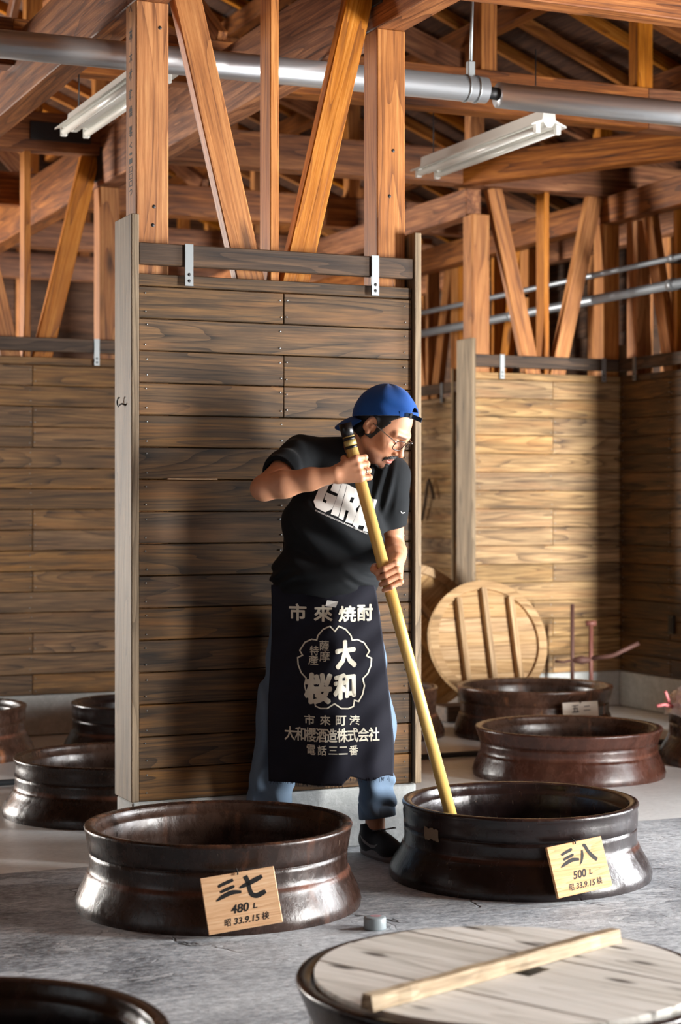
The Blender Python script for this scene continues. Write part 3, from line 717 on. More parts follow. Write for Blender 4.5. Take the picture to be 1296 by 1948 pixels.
# black wall slot on the shaded wall, cord loop on the strip panel
ws = empty('wall_socket', B(6.175, 9.10, 0.54), A - math.pi / 2); tag(ws, 'small black socket plate on the shaded wall at right', 'socket')
box('socket_plate', ws, (-0.028, -0.012, -0.055), (0.028, 0.006, 0.055), M['black'], 0.004)
box('socket_insert', ws, (-0.015, -0.015, -0.04), (0.015, -0.010, 0.04), M['iron'], 0.002)
cd = empty('hanging_strap', B(6.150, 12.28, 1.36), A - math.pi / 2); tag(cd, 'bent dark strap hanging on the boards between man and sunlit panel', 'strap')
tube('strap_loop', [(-0.11, -0.01, -0.22), (-0.05, -0.012, -0.10), (0.0, -0.014, 0.06), (0.025, -0.014, 0.085), (0.05, -0.014, 0.05), (0.10, -0.012, -0.06)], 0.012, M['stained_dark'], cd, 8)
# crumpled plastic over the right-edge jar
M['plastic'] = flat('white_plastic_film', srgb(232, 234, 238), 0.25, 0.0, **{'Subsurface Weight': 0.2})
M['pinktie'] = flat('pink_tie', srgb(206, 120, 122), 0.5)
pb = empty('plastic_cover', (2.02, 8.90, 0.275)); tag(pb, 'crumpled white plastic cover on the jar at the right edge, pink tie', 'cover')
bm = bmesh.new(); r3 = random.Random(9); n, m2 = 56, 14; rings = []
for j in range(m2 + 1):
    t = j / m2; rad = 0.430 * math.cos(t * 1.5) ** 0.6; zz = -0.03 + 0.125 * math.sin(t * 1.5) ** 0.8
    rings.append([bm.verts.new(((rad + r3.uniform(-.012, .012)) * math.cos(2 * math.pi * k / n), (rad + r3.uniform(-.012, .012)) * math.sin(2 * math.pi * k / n), zz + r3.uniform(-.018, .018))) for k in range(n)])
for a, b in zip(rings[:-1], rings[1:]):
    for k in range(n): bm.faces.new((a[k], a[(k + 1) % n], b[(k + 1) % n], b[k]))
bm.faces.new(rings[-1]); bmesh.ops.recalc_face_normals(bm, faces=bm.faces[:])
from_bm('plastic_film', bm, M['plastic'], pb)
tube('tie_end', [(-0.41, -0.10, 0.0), (-0.45, -0.12, 0.012), (-0.49, -0.13, 0.006)], 0.009, M['pinktie'], pb, 8)
tube('tie_end', [(-0.42, -0.09, 0.01), (-0.435, -0.10, 0.05), (-0.445, -0.11, 0.075)], 0.008, M['pinktie'], pb, 8)
# ------------------------------------------------------------------ smooth solid modelling: distance fields meshed by surface nets
class Sdf:
    def __init__(s): s.ops = []; s.post = []
    def cone(s, a, b, ra, rb, k=0.01, sub=False):
        a = np.array(a, float); b = np.array(b, float)
        def f(P):
            ab = b - a; L2 = ab @ ab; t = np.clip(((P - a) @ ab) / max(L2, 1e-12), 0, 1)
            return np.linalg.norm(P - (a + t[:, None] * ab), axis=1) - (ra + (rb - ra) * t)
        r = max(ra, rb); s.ops.append((f, np.minimum(a, b) - r, np.maximum(a, b) + r, k, sub)); return s
    def ell(s, c, rad, R=None, k=0.01, sub=False):
        c = np.array(c, float); rad = np.array(rad, float); Rm = np.eye(3) if R is None else np.array(R, float)
        def f(P):
            q = (P - c) @ Rm; k0 = np.linalg.norm(q / rad, axis=1); k1 = np.linalg.norm(q / (rad * rad), axis=1)
            return k0 * (k0 - 1.0) / np.maximum(k1, 1e-9)
        e = np.sqrt(((Rm * rad) ** 2).sum(1)); s.ops.append((f, c - e, c + e, k, sub)); return s
    def chain(s, pts, rads, k=0.01, k0=None):
        for i in range(len(pts) - 1): s.cone(pts[i], pts[i + 1], rads[i], rads[i + 1], (k0 if (i == 0 and k0 is not None) else k))
        return s
    def fn(s, f, lo, hi, k=0.01, sub=False): s.ops.append((f, np.array(lo, float), np.array(hi, float), k, sub)); return s
    def eval(s, P, pad):
        d = np.full(len(P), 1.0)
        for f, lo, hi, k, sub in s.ops:
            m = np.all((P > lo - k - pad) & (P < hi + k + pad), axis=1)
            if not m.any(): continue
            q = f(P[m]); a = d[m]
            if sub:
                h = np.clip(0.5 - 0.5 * (a + q) / max(k, 1e-6), 0, 1); d[m] = a * (1 - h) - q * h + k * h * (1 - h)
            else:
                h = np.clip(0.5 + 0.5 * (q - a) / max(k, 1e-6), 0, 1); d[m] = q * (1 - h) + a * h - k * h * (1 - h)
        for g in s.post: d = g(P, d)
        return d
    def bounds(s):
        return (np.min([o[1] for o in s.ops if not o[4]], axis=0), np.max([o[2] for o in s.ops if not o[4]], axis=0))
def mesh_sdf(S, h):
    lo, hi = S.bounds(); lo = lo - 4 * h; hi = hi + 4 * h; N = 8; cs = N * h
    nb = np.ceil((hi - lo) / cs).astype(int)
    g = np.stack(np.meshgrid(*[np.arange(n) for n in nb], indexing='ij'), -1).reshape(-1, 3)
    ctr = lo + (g + 0.5) * cs
    dd = np.concatenate([S.eval(c, cs * 1.8) for c in np.array_split(ctr, max(1, len(ctr) // 200000))])
    g = g[np.abs(dd) < cs * 1.35]
    loc = np.stack(np.meshgrid(*[np.arange(N + 1)] * 3, indexing='ij'), -1).reshape(-1, 3)
    pos_all, key_all, fv_all = [], [], []
    off = np.array([(x, y, z) for x in (0, 1) for y in (0, 1) for z in (0, 1)])
    big = (nb * N + 4).astype(np.int64)
    K = lambda c: (c[..., 0].astype(np.int64) * big[1] + c[..., 1]) * big[2] + c[..., 2]
    edges = [(0, 1), (2, 3), (4, 5), (6, 7), (0, 2), (1, 3), (4, 6), (5, 7), (0, 4), (1, 5), (2, 6), (3, 7)]
    for ch in np.array_split(g, max(1, len(g) // 900)):
        I = ch[:, None, :] * N + loc[None]
        d = S.eval((lo + I * h).reshape(-1, 3), 3 * h).reshape(len(ch), N + 1, N + 1, N + 1)
        cor = np.stack([d[:, o[0]:o[0] + N, o[1]:o[1] + N, o[2]:o[2] + N] for o in off], -1)
        ins = cor < 0; act = ins.any(-1) & ~ins.all(-1)
        bi, x, y, z = np.nonzero(act); v = cor[bi, x, y, z]
        c = ch[bi] * N + np.stack([x, y, z], -1)
        sm = np.zeros((len(c), 3)); ct = np.zeros(len(c))
        for a, b in edges:
            va, vb = v[:, a], v[:, b]; m = (va < 0) != (vb < 0)
            t = np.where(m, va / np.where(m, va - vb, 1), 0)
            p = off[a] + (off[b] - off[a]) * t[:, None]
            sm += np.where(m[:, None], p, 0); ct += m
        pos_all.append(lo + (c + sm / ct[:, None]) * h); key_all.append(c); fv_all.append(v)
    pos = np.concatenate(pos_all); cell = np.concatenate(key_all); v = np.concatenate(fv_all)
    key = K(cell); o = np.argsort(key); pos, cell, v, key = pos[o], cell[o], v[o], key[o]
    quads = []
    for ax, ci in ((0, 4), (1, 2), (2, 1)):
        m = (v[:, 0] < 0) != (v[:, ci] < 0); c = cell[m]; s0 = v[m, 0] < 0
        a1, a2 = [i for i in range(3) if i != ax]
        q = []
        ok = np.ones(len(c), bool)
        for d1, d2 in ((0, 0), (-1, 0), (-1, -1), (0, -1)):
            cc = c.copy(); cc[:, a1] += d1; cc[:, a2] += d2; kk = K(cc); ix = np.clip(np.searchsorted(key, kk), 0, len(key) - 1)
            ok &= key[ix] == kk; q.append(ix)
        q = np.stack(q, -1)[ok]; s0 = s0[ok]
        if ax == 1: s0 = ~s0
        q[~s0] = q[~s0][:, ::-1]
        quads.append(q)
    quads = np.concatenate(quads)
    for _ in range(2):                                   # pull the vertices onto the surface
        e = h * 0.35
        d0 = S.eval(pos, 3 * h); G = np.stack([S.eval(pos + np.eye(3)[i] * e, 3 * h) - d0 for i in range(3)], -1) / e
        n2 = (G * G).sum(1); st = np.clip(d0 / np.maximum(n2, 0.2), -h, h); pos = pos - G * st[:, None] * 0.8
    return pos, quads
def mesh_obj(name, pos, quads, mat, parent=None, tint=None, flip=False):
    me = bpy.data.meshes.new(name)
    me.vertices.add(len(pos)); me.vertices.foreach_set('co', pos.astype(np.float32).ravel())
    q = quads[:, ::-1] if flip else quads
    me.loops.add(q.size); me.loops.foreach_set('vertex_index', q.astype(np.int32).ravel())
    me.polygons.add(len(q)); me.polygons.foreach_set('loop_start', np.arange(0, q.size, 4, dtype=np.int32)); me.polygons.foreach_set('loop_total', np.full(len(q), 4, np.int32))
    me.update(calc_edges=True); me.polygons.foreach_set('use_smooth', np.ones(len(q), bool))
    if tint is not None:
        at = me.color_attributes.new('tint', 'FLOAT_COLOR', 'POINT'); at.data.foreach_set('color', np.concatenate([tint, np.ones((len(tint), 1))], 1).astype(np.float32).ravel())
    return link_mesh(name, me, parent, mat)
def sstep(x, a, b):
    t = np.clip((x - a) / (b - a), 0, 1); return t * t * (3 - 2 * t)
# ------------------------------------------------------------------ the man
def clothmat(name, c0, c1, scale=220, rough=0.85, fuzz=0.1):
    n = NT(name); vec, _ = n.objvec(False)
    a = n.noise(vec, 7, 5, 0.6, 0.3); w = n.noise(n.mapv(vec, (1, 1, 1)), scale, 2, 0.5)
    n.bump(w, 0.12, 0.002)
    return n.out(n.mix(a, c0, c1), rough, **{'Sheen Weight': fuzz, 'Specular IOR Level': 0.25})
M['tee'] = clothmat('black_cotton', srgb(9, 12, 15), srgb(17, 23, 28), fuzz=0.04)
M['denim'] = clothmat('faded_blue_cotton', srgb(78, 98, 122), srgb(116, 138, 160))
M['apron'] = clothmat('dark_navy_canvas', srgb(15, 16, 26), srgb(28, 29, 42), 320, fuzz=0.05)
M['cap'] = clothmat('blue_cap_cotton', srgb(10, 52, 118), srgb(24, 86, 164), 260)
M['print'] = flat('cream_print', srgb(226, 222, 204), 0.8); M['printw'] = flat('white_print', srgb(226, 226, 222), 0.75)
n = NT('skin'); vec, _ = n.objvec(False)
att = n.n('ShaderNodeVertexColor', layer_name='tint')
nz = n.noise(vec, 60, 4, 0.6); 
n.bump(n.noise(vec, 420, 3, 0.6), 0.10, 0.001)
M['skin'] = n.out(n.mix(n.math('MULTIPLY', nz, 0.25), att.outputs[0], srgb(150, 88, 62)), 0.48, **{'Subsurface Weight': 0.12, 'Subsurface Radius': (0.012, 0.005, 0.003), 'Subsurface Scale': 0.5, 'Specular IOR Level': 0.4})
M['hair'] = flat('black_hair', srgb(18, 15, 14), 0.5)
M['lens'] = None
SKIN = np.array(srgb(206, 150, 116)[:3])
man = empty('person', (0.0, 6.42, 0.0)); man_loc = Vector(man.location)
tag(man, 'man in blue backwards cap, glasses, black tee and navy apron stirring a jar', 'person')
def under(o):
    o.parent = man; o.matrix_parent_inverse = Matrix.Translation(-man_loc); return o

def sub(o, parent):
    o.parent = parent; o.matrix_parent_inverse = Matrix.Identity(4); return o
# head frame: x to his right, y forward, z up
yw, pt = math.radians(62), math.radians(40)
HF = np.array([math.cos(pt) * math.sin(yw), -math.cos(pt) * math.cos(yw), -math.sin(pt)])
HU = np.array([math.sin(pt) * math.sin(yw), -math.sin(pt) * math.cos(yw), math.cos(pt)])
HR = np.cross(HF, HU)
HC = np.array([0.147, 6.235, 1.520]); HM = np.stack([HR, HF, HU], 1)      # columns
def H(x, y, z): return HC + HM @ np.array([x, y, z], float)
def toH(P): return (P - HC) @ HM

body = Sdf()
# torso, kept inside the clothes
body.chain([(0.044, 6.325, 1.415), (0.0, 6.345, 1.27), (-0.055, 6.37, 1.03), (-0.05, 6.39, 0.86)], [0.060, 0.110, 0.095, 0.105], 0.05)
body.cone((0.03, 6.335, 1.395), (-0.125, 6.325, 1.412), 0.055, 0.052, 0.04)
body.cone((0.05, 6.33, 1.385), (0.165, 6.315, 1.352), 0.055, 0.050, 0.04)
# legs
body.chain([(-0.125, 6.41, 0.84), (-0.200, 6.405, 0.50), (-0.285, 6.44, 0.09)], [0.080, 0.050, 0.034], 0.03)
body.chain([(0.03, 6.41, 0.84), (0.114, 6.41, 0.47), (0.124, 6.47, 0.11)], [0.080, 0.050, 0.035], 0.03)
body.cone((-0.285, 6.44, 0.07), (-0.31, 6.33, 0.035), 0.030, 0.022, 0.02)
body.cone((0.124, 6.47, 0.07), (0.18, 6.37, 0.035), 0.030, 0.022, 0.02)
# neck and head
body.cone((0.052, 6.318, 1.405), H(0.0, -0.035, -0.045), 0.060, 0.055, 0.03)
body.cone(H(0, 0.01, -0.075), (0.070, 6.285, 1.415), 0.036, 0.040, 0.025)
head = [((0, -0.016, 0.042), (0.0765, 0.097, 0.086), 0.02), ((0, 0.022, -0.012), (0.068, 0.072, 0.075), 0.03), ((0, 0.036, -0.060), (0.052, 0.054, 0.056), 0.03), ((0, 0.052, -0.088), (0.034, 0.034, 0.026), 0.02)]
for c, r, k in head: body.ell(H(*c), r, HM, k)
body.ell(H(0, 0.080, -0.100), (0.017, 0.014, 0.013), HM, 0.02)                     # chin
for sx in (-1, 1):
    body.ell(H(sx * 0.046, 0.058, -0.022), (0.024, 0.024, 0.020), HM, 0.02)        # cheekbone
    body.cone(H(sx * 0.012, 0.090, 0.026), H(sx * 0.046, 0.074, 0.026), 0.010, 0.009, 0.018)   # brow
    body.cone(H(sx * 0.060, 0.000, -0.055), H(sx * 0.036, 0.058, -0.090), 0.014, 0.013, 0.025)  # jaw line
    body.ell(H(sx * 0.031, 0.094, 0.004), (0.017, 0.014, 0.010), HM, 0.010, True)   # socket
    body.ell(H(sx * 0.031, 0.0765, 0.003), (0.0135, 0.0135, 0.0125), HM, 0.004)    # closed-down lid over the eye
body.cone(H(0, 0.090, 0.014), H(0, 0.1105, -0.028), 0.0075, 0.0095, 0.014)       # nose
body.ell(H(0, 0.1135, -0.032), (0.0110, 0.0105, 0.0095), HM, 0.008)
for sx in (-1, 1):
    body.ell(H(sx * 0.0125, 0.0995, -0.0365), (0.0082, 0.0100, 0.0072), HM, 0.006)
    body.ell(H(sx * 0.0065, 0.1045, -0.0445), (0.0036, 0.0052, 0.0030), HM, 0.003, True)
body.ell(H(0, 0.083, -0.064), (0.026, 0.016, 0.017), HM, 0.015)                    # muzzle
body.cone(H(-0.019, 0.088, -0.0635), H(0.019, 0.088, -0.0635), 0.0052, 0.0052, 0.006)
body.ell(H(0, 0.0955, -0.0625), (0.013, 0.0065, 0.0050), HM, 0.006)
body.ell(H(0, 0.090, -0.0705), (0.020, 0.014, 0.0036), HM, 0.003, True)             # parted lips
body.ell(H(0, 0.0925, -0.0775), (0.015, 0.0075, 0.0056), HM, 0.006)
for sx in (-1, 1):                                                                  # ears
    Q = HM @ np.array(Matrix.Rotation(math.radians(-14), 3, 'X')) @ np.array(Matrix.Rotation(math.radians(sx * 24), 3, 'Z'))
    body.ell(H(sx * 0.079, -0.012, 0.002), (0.0085, 0.019, 0.033), Q, 0.006)
    body.ell(H(sx * 0.0885, -0.008, 0.006), (0.006, 0.011, 0.021), Q, 0.004, True)
    body.ell(H(sx * 0.079, -0.003, -0.004), (0.006, 0.006, 0.008), Q, 0.004)
    body.ell(H(sx * 0.077, -0.004, -0.028), (0.006, 0.008, 0.010), Q, 0.006)
# arms
SHR, ELR, WRR = (-0.135, 6.315, 1.418), (-0.256, 6.10, 1.310), (-0.016, 6.033, 1.354)
SHL, ELL, WRL = (0.170, 6.312, 1.352), (0.183, 6.395, 1.098), (0.190, 6.168, 1.066)
lerp = lambda a, b, t: tuple(a[i] + (b[i] - a[i]) * t for i in range(3))
body.chain([SHR, lerp(SHR, ELR, 0.45), ELR], [0.054, 0.049, 0.041], 0.02)
body.chain([ELR, lerp(ELR, WRR, 0.28), lerp(ELR, WRR, 0.65), WRR], [0.0405, 0.0445, 0.036, 0.0265], 0.02)
body.ell((-0.268, 6.098, 1.305), (0.034, 0.034, 0.034), None, 0.012)
body.chain([SHL, lerp(SHL, ELL, 0.45), ELL], [0.054, 0.047, 0.041], 0.02)
body.chain([ELL, lerp(ELL, WRL, 0.30), lerp(ELL, WRL, 0.7), WRL], [0.0405, 0.043, 0.034, 0.0265], 0.02)
# hands closed round the pole
PA = np.array([0.018, 6.06, 1.513]); PD = np.array([0.2613, 0.0, -0.9653]); PS = np.array([0.9653, 0.0, 0.2613]); PF = np.array([0.0, -1.0, 0.0])
PR = 0.0205
def ring(t, phi, rho):
    c = PA + PD * t; a = math.radians(phi); return tuple(c + rho * (PF * math.cos(a) + PS * math.sin(a)))
def axis_t(z): return (1.513 - z) / 0.9653
tR = axis_t(1.3715)
fing = [(-0.0345, 0.0098), (-0.0115, 0.0101), (0.0115, 0.0096), (0.0335, 0.0086)]
for i, (dt, r) in enumerate(fing):
    t = tR + dt; e = (2, 0, 3, 8)[i]
    mcp = ring(t, 8 - e * .3, 0.0375); pip = ring(t + 0.003, 68 - e, 0.0375); dip = ring(t + 0.004, 132 - e, 0.0325); tip = ring(t + 0.004, 185 - e * 2, 0.0295)
    body.cone(tuple(np.array(WRR) + (PA + PD * t - np.array(WRR)) * 0.12 + np.array([0, 0, (0.012, 0.004, -0.004, -0.012)[i]])), mcp, 0.0175, 0.0128, 0.012)
    body.chain([mcp, pip, dip, tip], [r * 1.12, r * 1.02, r * 0.95, r * 0.86], 0.003, 0.004)
    body.ell(pip, (r * 1.1,) * 3, None, 0.003)
body.chain([lerp(WRR, tuple(PA + PD * tR), 0.25), ring(tR - 0.030, -52, 0.042), ring(tR - 0.046, -112, 0.036), ring(tR - 0.036, -168, 0.0315)], [0.016, 0.0145, 0.0110, 0.0095], 0.006, 0.012)
tL = axis_t(1.0115)
fing = [(-0.0330, 0.0098), (-0.0110, 0.0102), (0.0112, 0.0097), (0.0325, 0.0088)]
for i, (dt, r) in enumerate(fing):
    t = tL + dt; e = (0, -2, 3, 14)[i]
    mcp = ring(t - 0.003, 128, 0.0465); pip = ring(t - 0.006, 64 + e * .3, 0.0455); dip = ring(t + 0.003, -2 + e, 0.0325); tip = ring(t + 0.007, -58 + e, 0.0292)
    body.cone(tuple(np.array(WRL) + np.array([0.004, -0.02, (0.008, 0.002, -0.006, -0.014)[i]])), mcp, 0.0180, 0.0130, 0.012)
    body.chain([mcp, pip, dip, tip], [r * 1.15, r * 1.04, r * 0.97, r * 0.87], 0.003, 0.004)
    body.ell(pip, (r * 1.1,) * 3, None, 0.003)
body.chain([tuple(np.array(WRL) + np.array([-0.004, -0.018, 0.0])), ring(tL - 0.020, 165, 0.043), ring(tL - 0.040, 225, 0.040), ring(tL - 0.036, 272, 0.0345), ring(tL - 0.020, 300, 0.0315)], [0.018, 0.0160, 0.0130, 0.0115, 0.0092], 0.006, 0.012)
pos, quads = mesh_sdf(body, 0.0026)
q = toH(pos)
tint = np.repeat(SKIN[None], len(pos), 0)
def blend(w, col): 
    global tint
    tint = tint * (1 - w[:, None]) + np.array(srgb(*col)[:3]) * w[:, None]
inh = (np.abs(q[:, 0]) < 0.09) & (q[:, 2] < 0.13) & (q[:, 2] > -0.125) & (q[:, 1] > -0.02) & (q[:, 1] < .13)
jaw = sstep(-(q[:, 2] + 0.052 + 0.30 * np.clip(0.05 - q[:, 1], 0, .06)), 0.0, 0.028) * inh * sstep(q[:, 1], 0.0, 0.03)
blend(0.72 * jaw, (74, 52, 44))                                                       # stubble
lip = np.exp(-((q[:, 0] / 0.020) ** 4)) * np.exp(-(((q[:, 2] + 0.0705) / 0.0115) ** 4)) * (q[:, 1] > 0.083) * inh
blend(0.75 * lip, (192, 104, 100))
ck = np.exp(-(((np.abs(q[:, 0]) - 0.04) / 0.02) ** 2 + ((q[:, 2] + 0.03) / 0.02) ** 2)) * inh
blend(0.18 * ck, (206, 120, 96)); nn = np.exp(-((q[:, 0] / 0.013) ** 2 + ((q[:, 2] + 0.035) / 0.013) ** 2)) * (q[:, 1] > 0.09); blend(0.25 * nn, (206, 120, 100))
brow = np.exp(-(((q[:, 2] - 0.026 + 0.10 * np.clip(np.abs(q[:, 0]) - .03, 0, 1)) / 0.0048) ** 4)) * sstep(np.abs(q[:, 0]), 0.010, 0.015) * (1 - sstep(np.abs(q[:, 0]), 0.046, 0.054)) * (q[:, 1] > 0.05) * inh
blend(0.85 * brow, (40, 28, 24))
lash = np.exp(-(((q[:, 2] + 0.0035 - 0.0) / 0.0016) ** 2)) * np.exp(-(((np.abs(q[:, 0]) - 0.031) / 0.0115) ** 4)) * (q[:, 1] > 0.075) * inh
blend(0.8 * lash, (38, 24, 22))
bd = under(mesh_obj('body', pos, quads, M['skin'], None, tint))
# hair, moustache and goatee
def skin_shell(name, thick, region, lo, hi, h=0.0024):
    """a thin shell of hair on the skin: `region(p)` < 0 where it grows, p in head coordinates"""
    S = Sdf()
    c = np.array([H(*((lo, hi)[i][0], (lo, hi)[j][1], (lo, hi)[k][2])) for i in (0, 1) for j in (0, 1) for k in (0, 1)])
    def f(P):
        p = toH(P); return np.maximum(body.eval(P, 0.03) - thick(p), region(p))
    S.fn(f, c.min(0), c.max(0), 0.001)
    return under(mesh_obj(name, *mesh_sdf(S, h), M['hair']))
def strand(p): return 0.0005 * np.sin(p[:, 1] * 900 + p[:, 2] * 260) + 0.0005 * np.sin(p[:, 2] * 700 - p[:, 0] * 500)
def hair_region(p):
    x, y, z = p[:, 0], p[:, 1], p[:, 2]
    front = y - 0.035 - 0.55 * np.clip(z - 0.05, 0, 1)
    side = y - 0.028 - 0.28 * z
    front = np.where((np.abs(x) > 0.045) & (z < 0.05), side, front)
    ear = np.where(np.abs(x) > 0.045, 0.0265 - np.sqrt(((y + 0.012) * 1.05) ** 2 + ((z + 0.004) * 0.78) ** 2), -1)
    low = np.where(y > -0.012, -(z + 0.040), -(z + 0.066))
    return np.maximum(np.maximum(front, ear), low) + strand(p) * 0.8
skin_shell('hair', lambda p: 0.0035 + 0.004 * sstep(-p[:, 1], 0.02, 0.07), hair_region, (-0.10, -0.13, -0.075), (0.10, 0.07, 0.145))
def capsule(p, a, b, r):
    a = np.array(a); b = np.array(b); t = np.clip(((p - a) @ (b - a)) / ((b - a) @ (b - a)), 0, 1)
    return np.linalg.norm(p - a - t[:, None] * (b - a), axis=1) - r
def beard_region(p):
    q = p.copy(); q[:, 0] = np.abs(q[:, 0])
    d = capsule(q, (0.003, 0.099, -0.0545), (0.017, 0.097, -0.0565), 0.0062)
    d = np.minimum(d, capsule(q, (0.017, 0.097, -0.0565), (0.029, 0.086, -0.068), 0.0056))
    d = np.minimum(d, capsule(q, (0.029, 0.086, -0.068), (0.028, 0.078, -0.088), 0.0036))
    d = np.minimum(d, capsule(q, (0.0, 0.090, -0.090), (0.0, 0.083, -0.110), 0.0125))
    d = np.minimum(d, capsule(q, (0.0, 0.080, -0.112), (0.022, 0.068, -0.108), 0.0095))
    return d + strand(p) * 0.7
skin_shell('beard', lambda p: 0.0030 + 0 * p[:, 0], beard_region, (-0.05, 0.04, -0.14), (0.05, 0.125, -0.04), 0.0018)

# ---- shirt
shirt = Sdf()
shirt.ell((0.012, 6.325, 1.305), (0.165, 0.118, 0.135), np.array(Matrix.Rotation(math.radians(10), 3, 'Y')), 0.05)
shirt.ell((-0.022, 6.335, 1.165), (0.186, 0.128, 0.165), None, 0.05)
shirt.ell((-0.052, 6.345, 1.00), (0.190, 0.150, 0.135), None, 0.05)
shirt.cone((0.022, 6.335, 1.418), SHR, 0.074, 0.070, 0.05)
shirt.cone((0.055, 6.33, 1.388), SHL, 0.070, 0.068, 0.05)
shirt.chain([SHR, lerp(SHR, ELR, 0.50), lerp(SHR, ELR, 0.74)], [0.072, 0.066, 0.062], 0.03)
shirt.chain([SHL, lerp(SHL, ELL, 0.45), lerp(SHL, ELL, 0.70)], [0.069, 0.060, 0.055], 0.03)
nR = np.array(ELR) - np.array(SHR); nR /= np.linalg.norm(nR); nL = np.array(ELL) - np.array(SHL); nL /= np.linalg.norm(nL)
cR = np.array(lerp(SHR, ELR, 0.60)); cL = np.array(lerp(SHL, ELL, 0.66))
def fold(P, ax, freq, ph, amp): return amp * np.sin((P @ np.array(ax)) * freq + ph)
def shirt_post(P, d):
    x, y, z = P[:, 0], P[:, 1], P[:, 2]
    front = sstep(6.40 - y, 0, 0.08)
    # long drapes from the raised arm across the chest, smaller ones at the waist
    w1 = sstep(1.34 - z, 0, 0.10) * sstep(z - 0.98, 0, 0.08)
    u = x * 0.55 + z * 0.83
    d = d + front * w1 * (0.0085 * np.sin(u * 62 + 3 * x + 1.2) * sstep(0.16 - np.abs(x + 0.05), 0, 0.1) + 0.0075 * np.sin(u * 37 - 12 * x))
    w2 = sstep(1.07 - z, 0, 0.08)
    w2 = w2 * sstep(z, 0.945, 1.0)
    d = d + w2 * (0.0058 * np.sin(z * 150 + 9 * np.sin(x * 13)) * sstep(np.abs(x + 0.05), 0.03, 0.16) + 0.003 * np.sin(z * 88 - 22 * x))
    w3 = sstep(x - 0.04, 0, 0.05) * sstep(z - 1.20, 0, 0.06)                                # pulls toward his left shoulder
    d = d + front * w3 * 0.0060 * (1 - sstep(x, 0.155, 0.205)) * np.sin((x * 0.93 + 0.24 * (1.40 - z)) * 165)
    w4 = sstep(-x - 0.10, 0, 0.05) * sstep(z - 1.30, 0, 0.04)
    d = d + w4 * 0.003 * np.sin(((P - np.array(SHR)) @ nR) * 120 + 60 * z)
    # sleeves end, hem, neckline
    nearR = np.linalg.norm(P - cR, axis=1) < 0.13; sR = (P - cR) @ nR
    d = np.where(nearR, np.maximum(d, sR), d)
    nearL = np.linalg.norm(P - cL, axis=1) < 0.10; sL = (P - cL) @ nL
    d = np.where(nearL & (x > 0.09), np.maximum(d, sL), d)
    hem = 0.948 - 0.016 * sstep(x, -0.2, 0.0) + 0.012 * sstep(x, 0.05, 0.13) + 0.003 * np.sin(x * 40)
    d = np.maximum(d, hem - z)
    # open the sleeves and the neck
    for c, nrm, rr in ((cR, nR, 0.0555), (cL, nL, 0.0495)):
        t = (P - c) @ nrm; rad = np.linalg.norm(P - c - t[:, None] * nrm, axis=1)
        hole = np.maximum(rad - rr, np.maximum(-t - 0.035, t - 0.02))
        d = np.maximum(d, -hole)
    na = np.array([0.056, 6.312, 1.40]); nb_ = H(0.0, -0.035, -0.045); ax = (nb_ - na); ax /= np.linalg.norm(ax)
    t = (P - na) @ ax; rad = np.linalg.norm(P - na - t[:, None] * ax, axis=1)
    d = np.maximum(d, -np.maximum(rad - 0.068, 0.018 - t))
    return d
shirt.post.append(shirt_post)
sp, sq = mesh_sdf(shirt, 0.0036)
tee = under(mesh_obj('t_shirt', sp, sq, M['tee']))
from mathutils.bvhtree import BVHTree
tree = BVHTree.FromPolygons([tuple(p) for p in sp], [tuple(q) for q in sq])
def on_shirt(px, pz, off=0.0022):
    h = tree.ray_cast(Vector((px, 5.9, pz)), Vector((0, 1, 0)), 1.0)
    y = h[0].y if h[0] is not None else 6.24
    return Vector((px, y - off, pz))
def dense(loops, f, bm, step=0.006):
    """fill outlines, then split long edges so that the print follows the folds"""
    t = bmesh.new(); poly_bm(t, loops, lambda x, y, s: Vector((x, 0, y)))
    for _ in range(4):
        lg = [e for e in t.edges if e.calc_length() > step]
        if not lg: break
        bmesh.ops.subdivide_edges(t, edges=lg, cuts=1); bmesh.ops.triangulate(t, faces=t.faces[:])
    m = {v: bm.verts.new(f(v.co.x, v.co.z)) for v in t.verts}
    for fc in t.faces:
        try: bm.faces.new([m[v] for v in fc.verts])
        except ValueError: pass
    t.free()
# print on the chest: coordinates are millimetres on the cloth, measured from the print's corner
def gp(a, b): return (-0.1045 + a * 0.0002655, 1.451 - b * 0.0002655)
G = [[(240, 440), (110, 548), (45, 700), (75, 782), (195, 842), (287, 800), (347, 640), (212, 585), (186, 676), (217, 692), (204, 724), (160, 703), (240, 500), (300, 470), (262, 560), (362, 604), (400, 480), (360, 425)]]
I_ = [[(412, 470), (478, 480), (365, 900), (268, 866)]]
R_ = [[(484, 480), (600, 545), (655, 735), (588, 800), (606, 850), (545, 992), (455, 965), (500, 826), (462, 812), (428, 945), (371, 915)], [(532, 645), (508, 708), (550, 720), (574, 655)]]
A_ = [[(690, 640), (868, 680), (750, 1098), (684, 1078), (700, 1022), (634, 1008), (612, 1058), (548, 1000)]]
bm = bmesh.new()
for L in (G, I_, R_, A_): dense([[gp(*p) for p in l] for l in L], on_shirt, bm)
p0, p1 = Vector(gp(66, 815)), Vector(gp(740, 1118)); mid = (p0 + p1) / 2
add_text(bm, 'GYAKUSOU INTERNATIONAL RUNNING ASSOCIATION', mid.x, mid.y, (p1 - p0).length, 0.0052, on_shirt, 0.012, -math.atan2(p0.y - p1.y, p1.x - p0.x), 0, 2)
pr = from_bm('chest_print', bm, M['printw'], tee)
bm = bmesh.new()                                                       # tick mark on the sleeve
dense([[(0.2085, 1.232), (0.2120, 1.224), (0.2180, 1.2225), (0.2260, 1.228), (0.2150, 1.2255), (0.2115, 1.229)]], on_shirt, bm, 0.003)
from_bm('sleeve_mark', bm, M['printw'], tee)

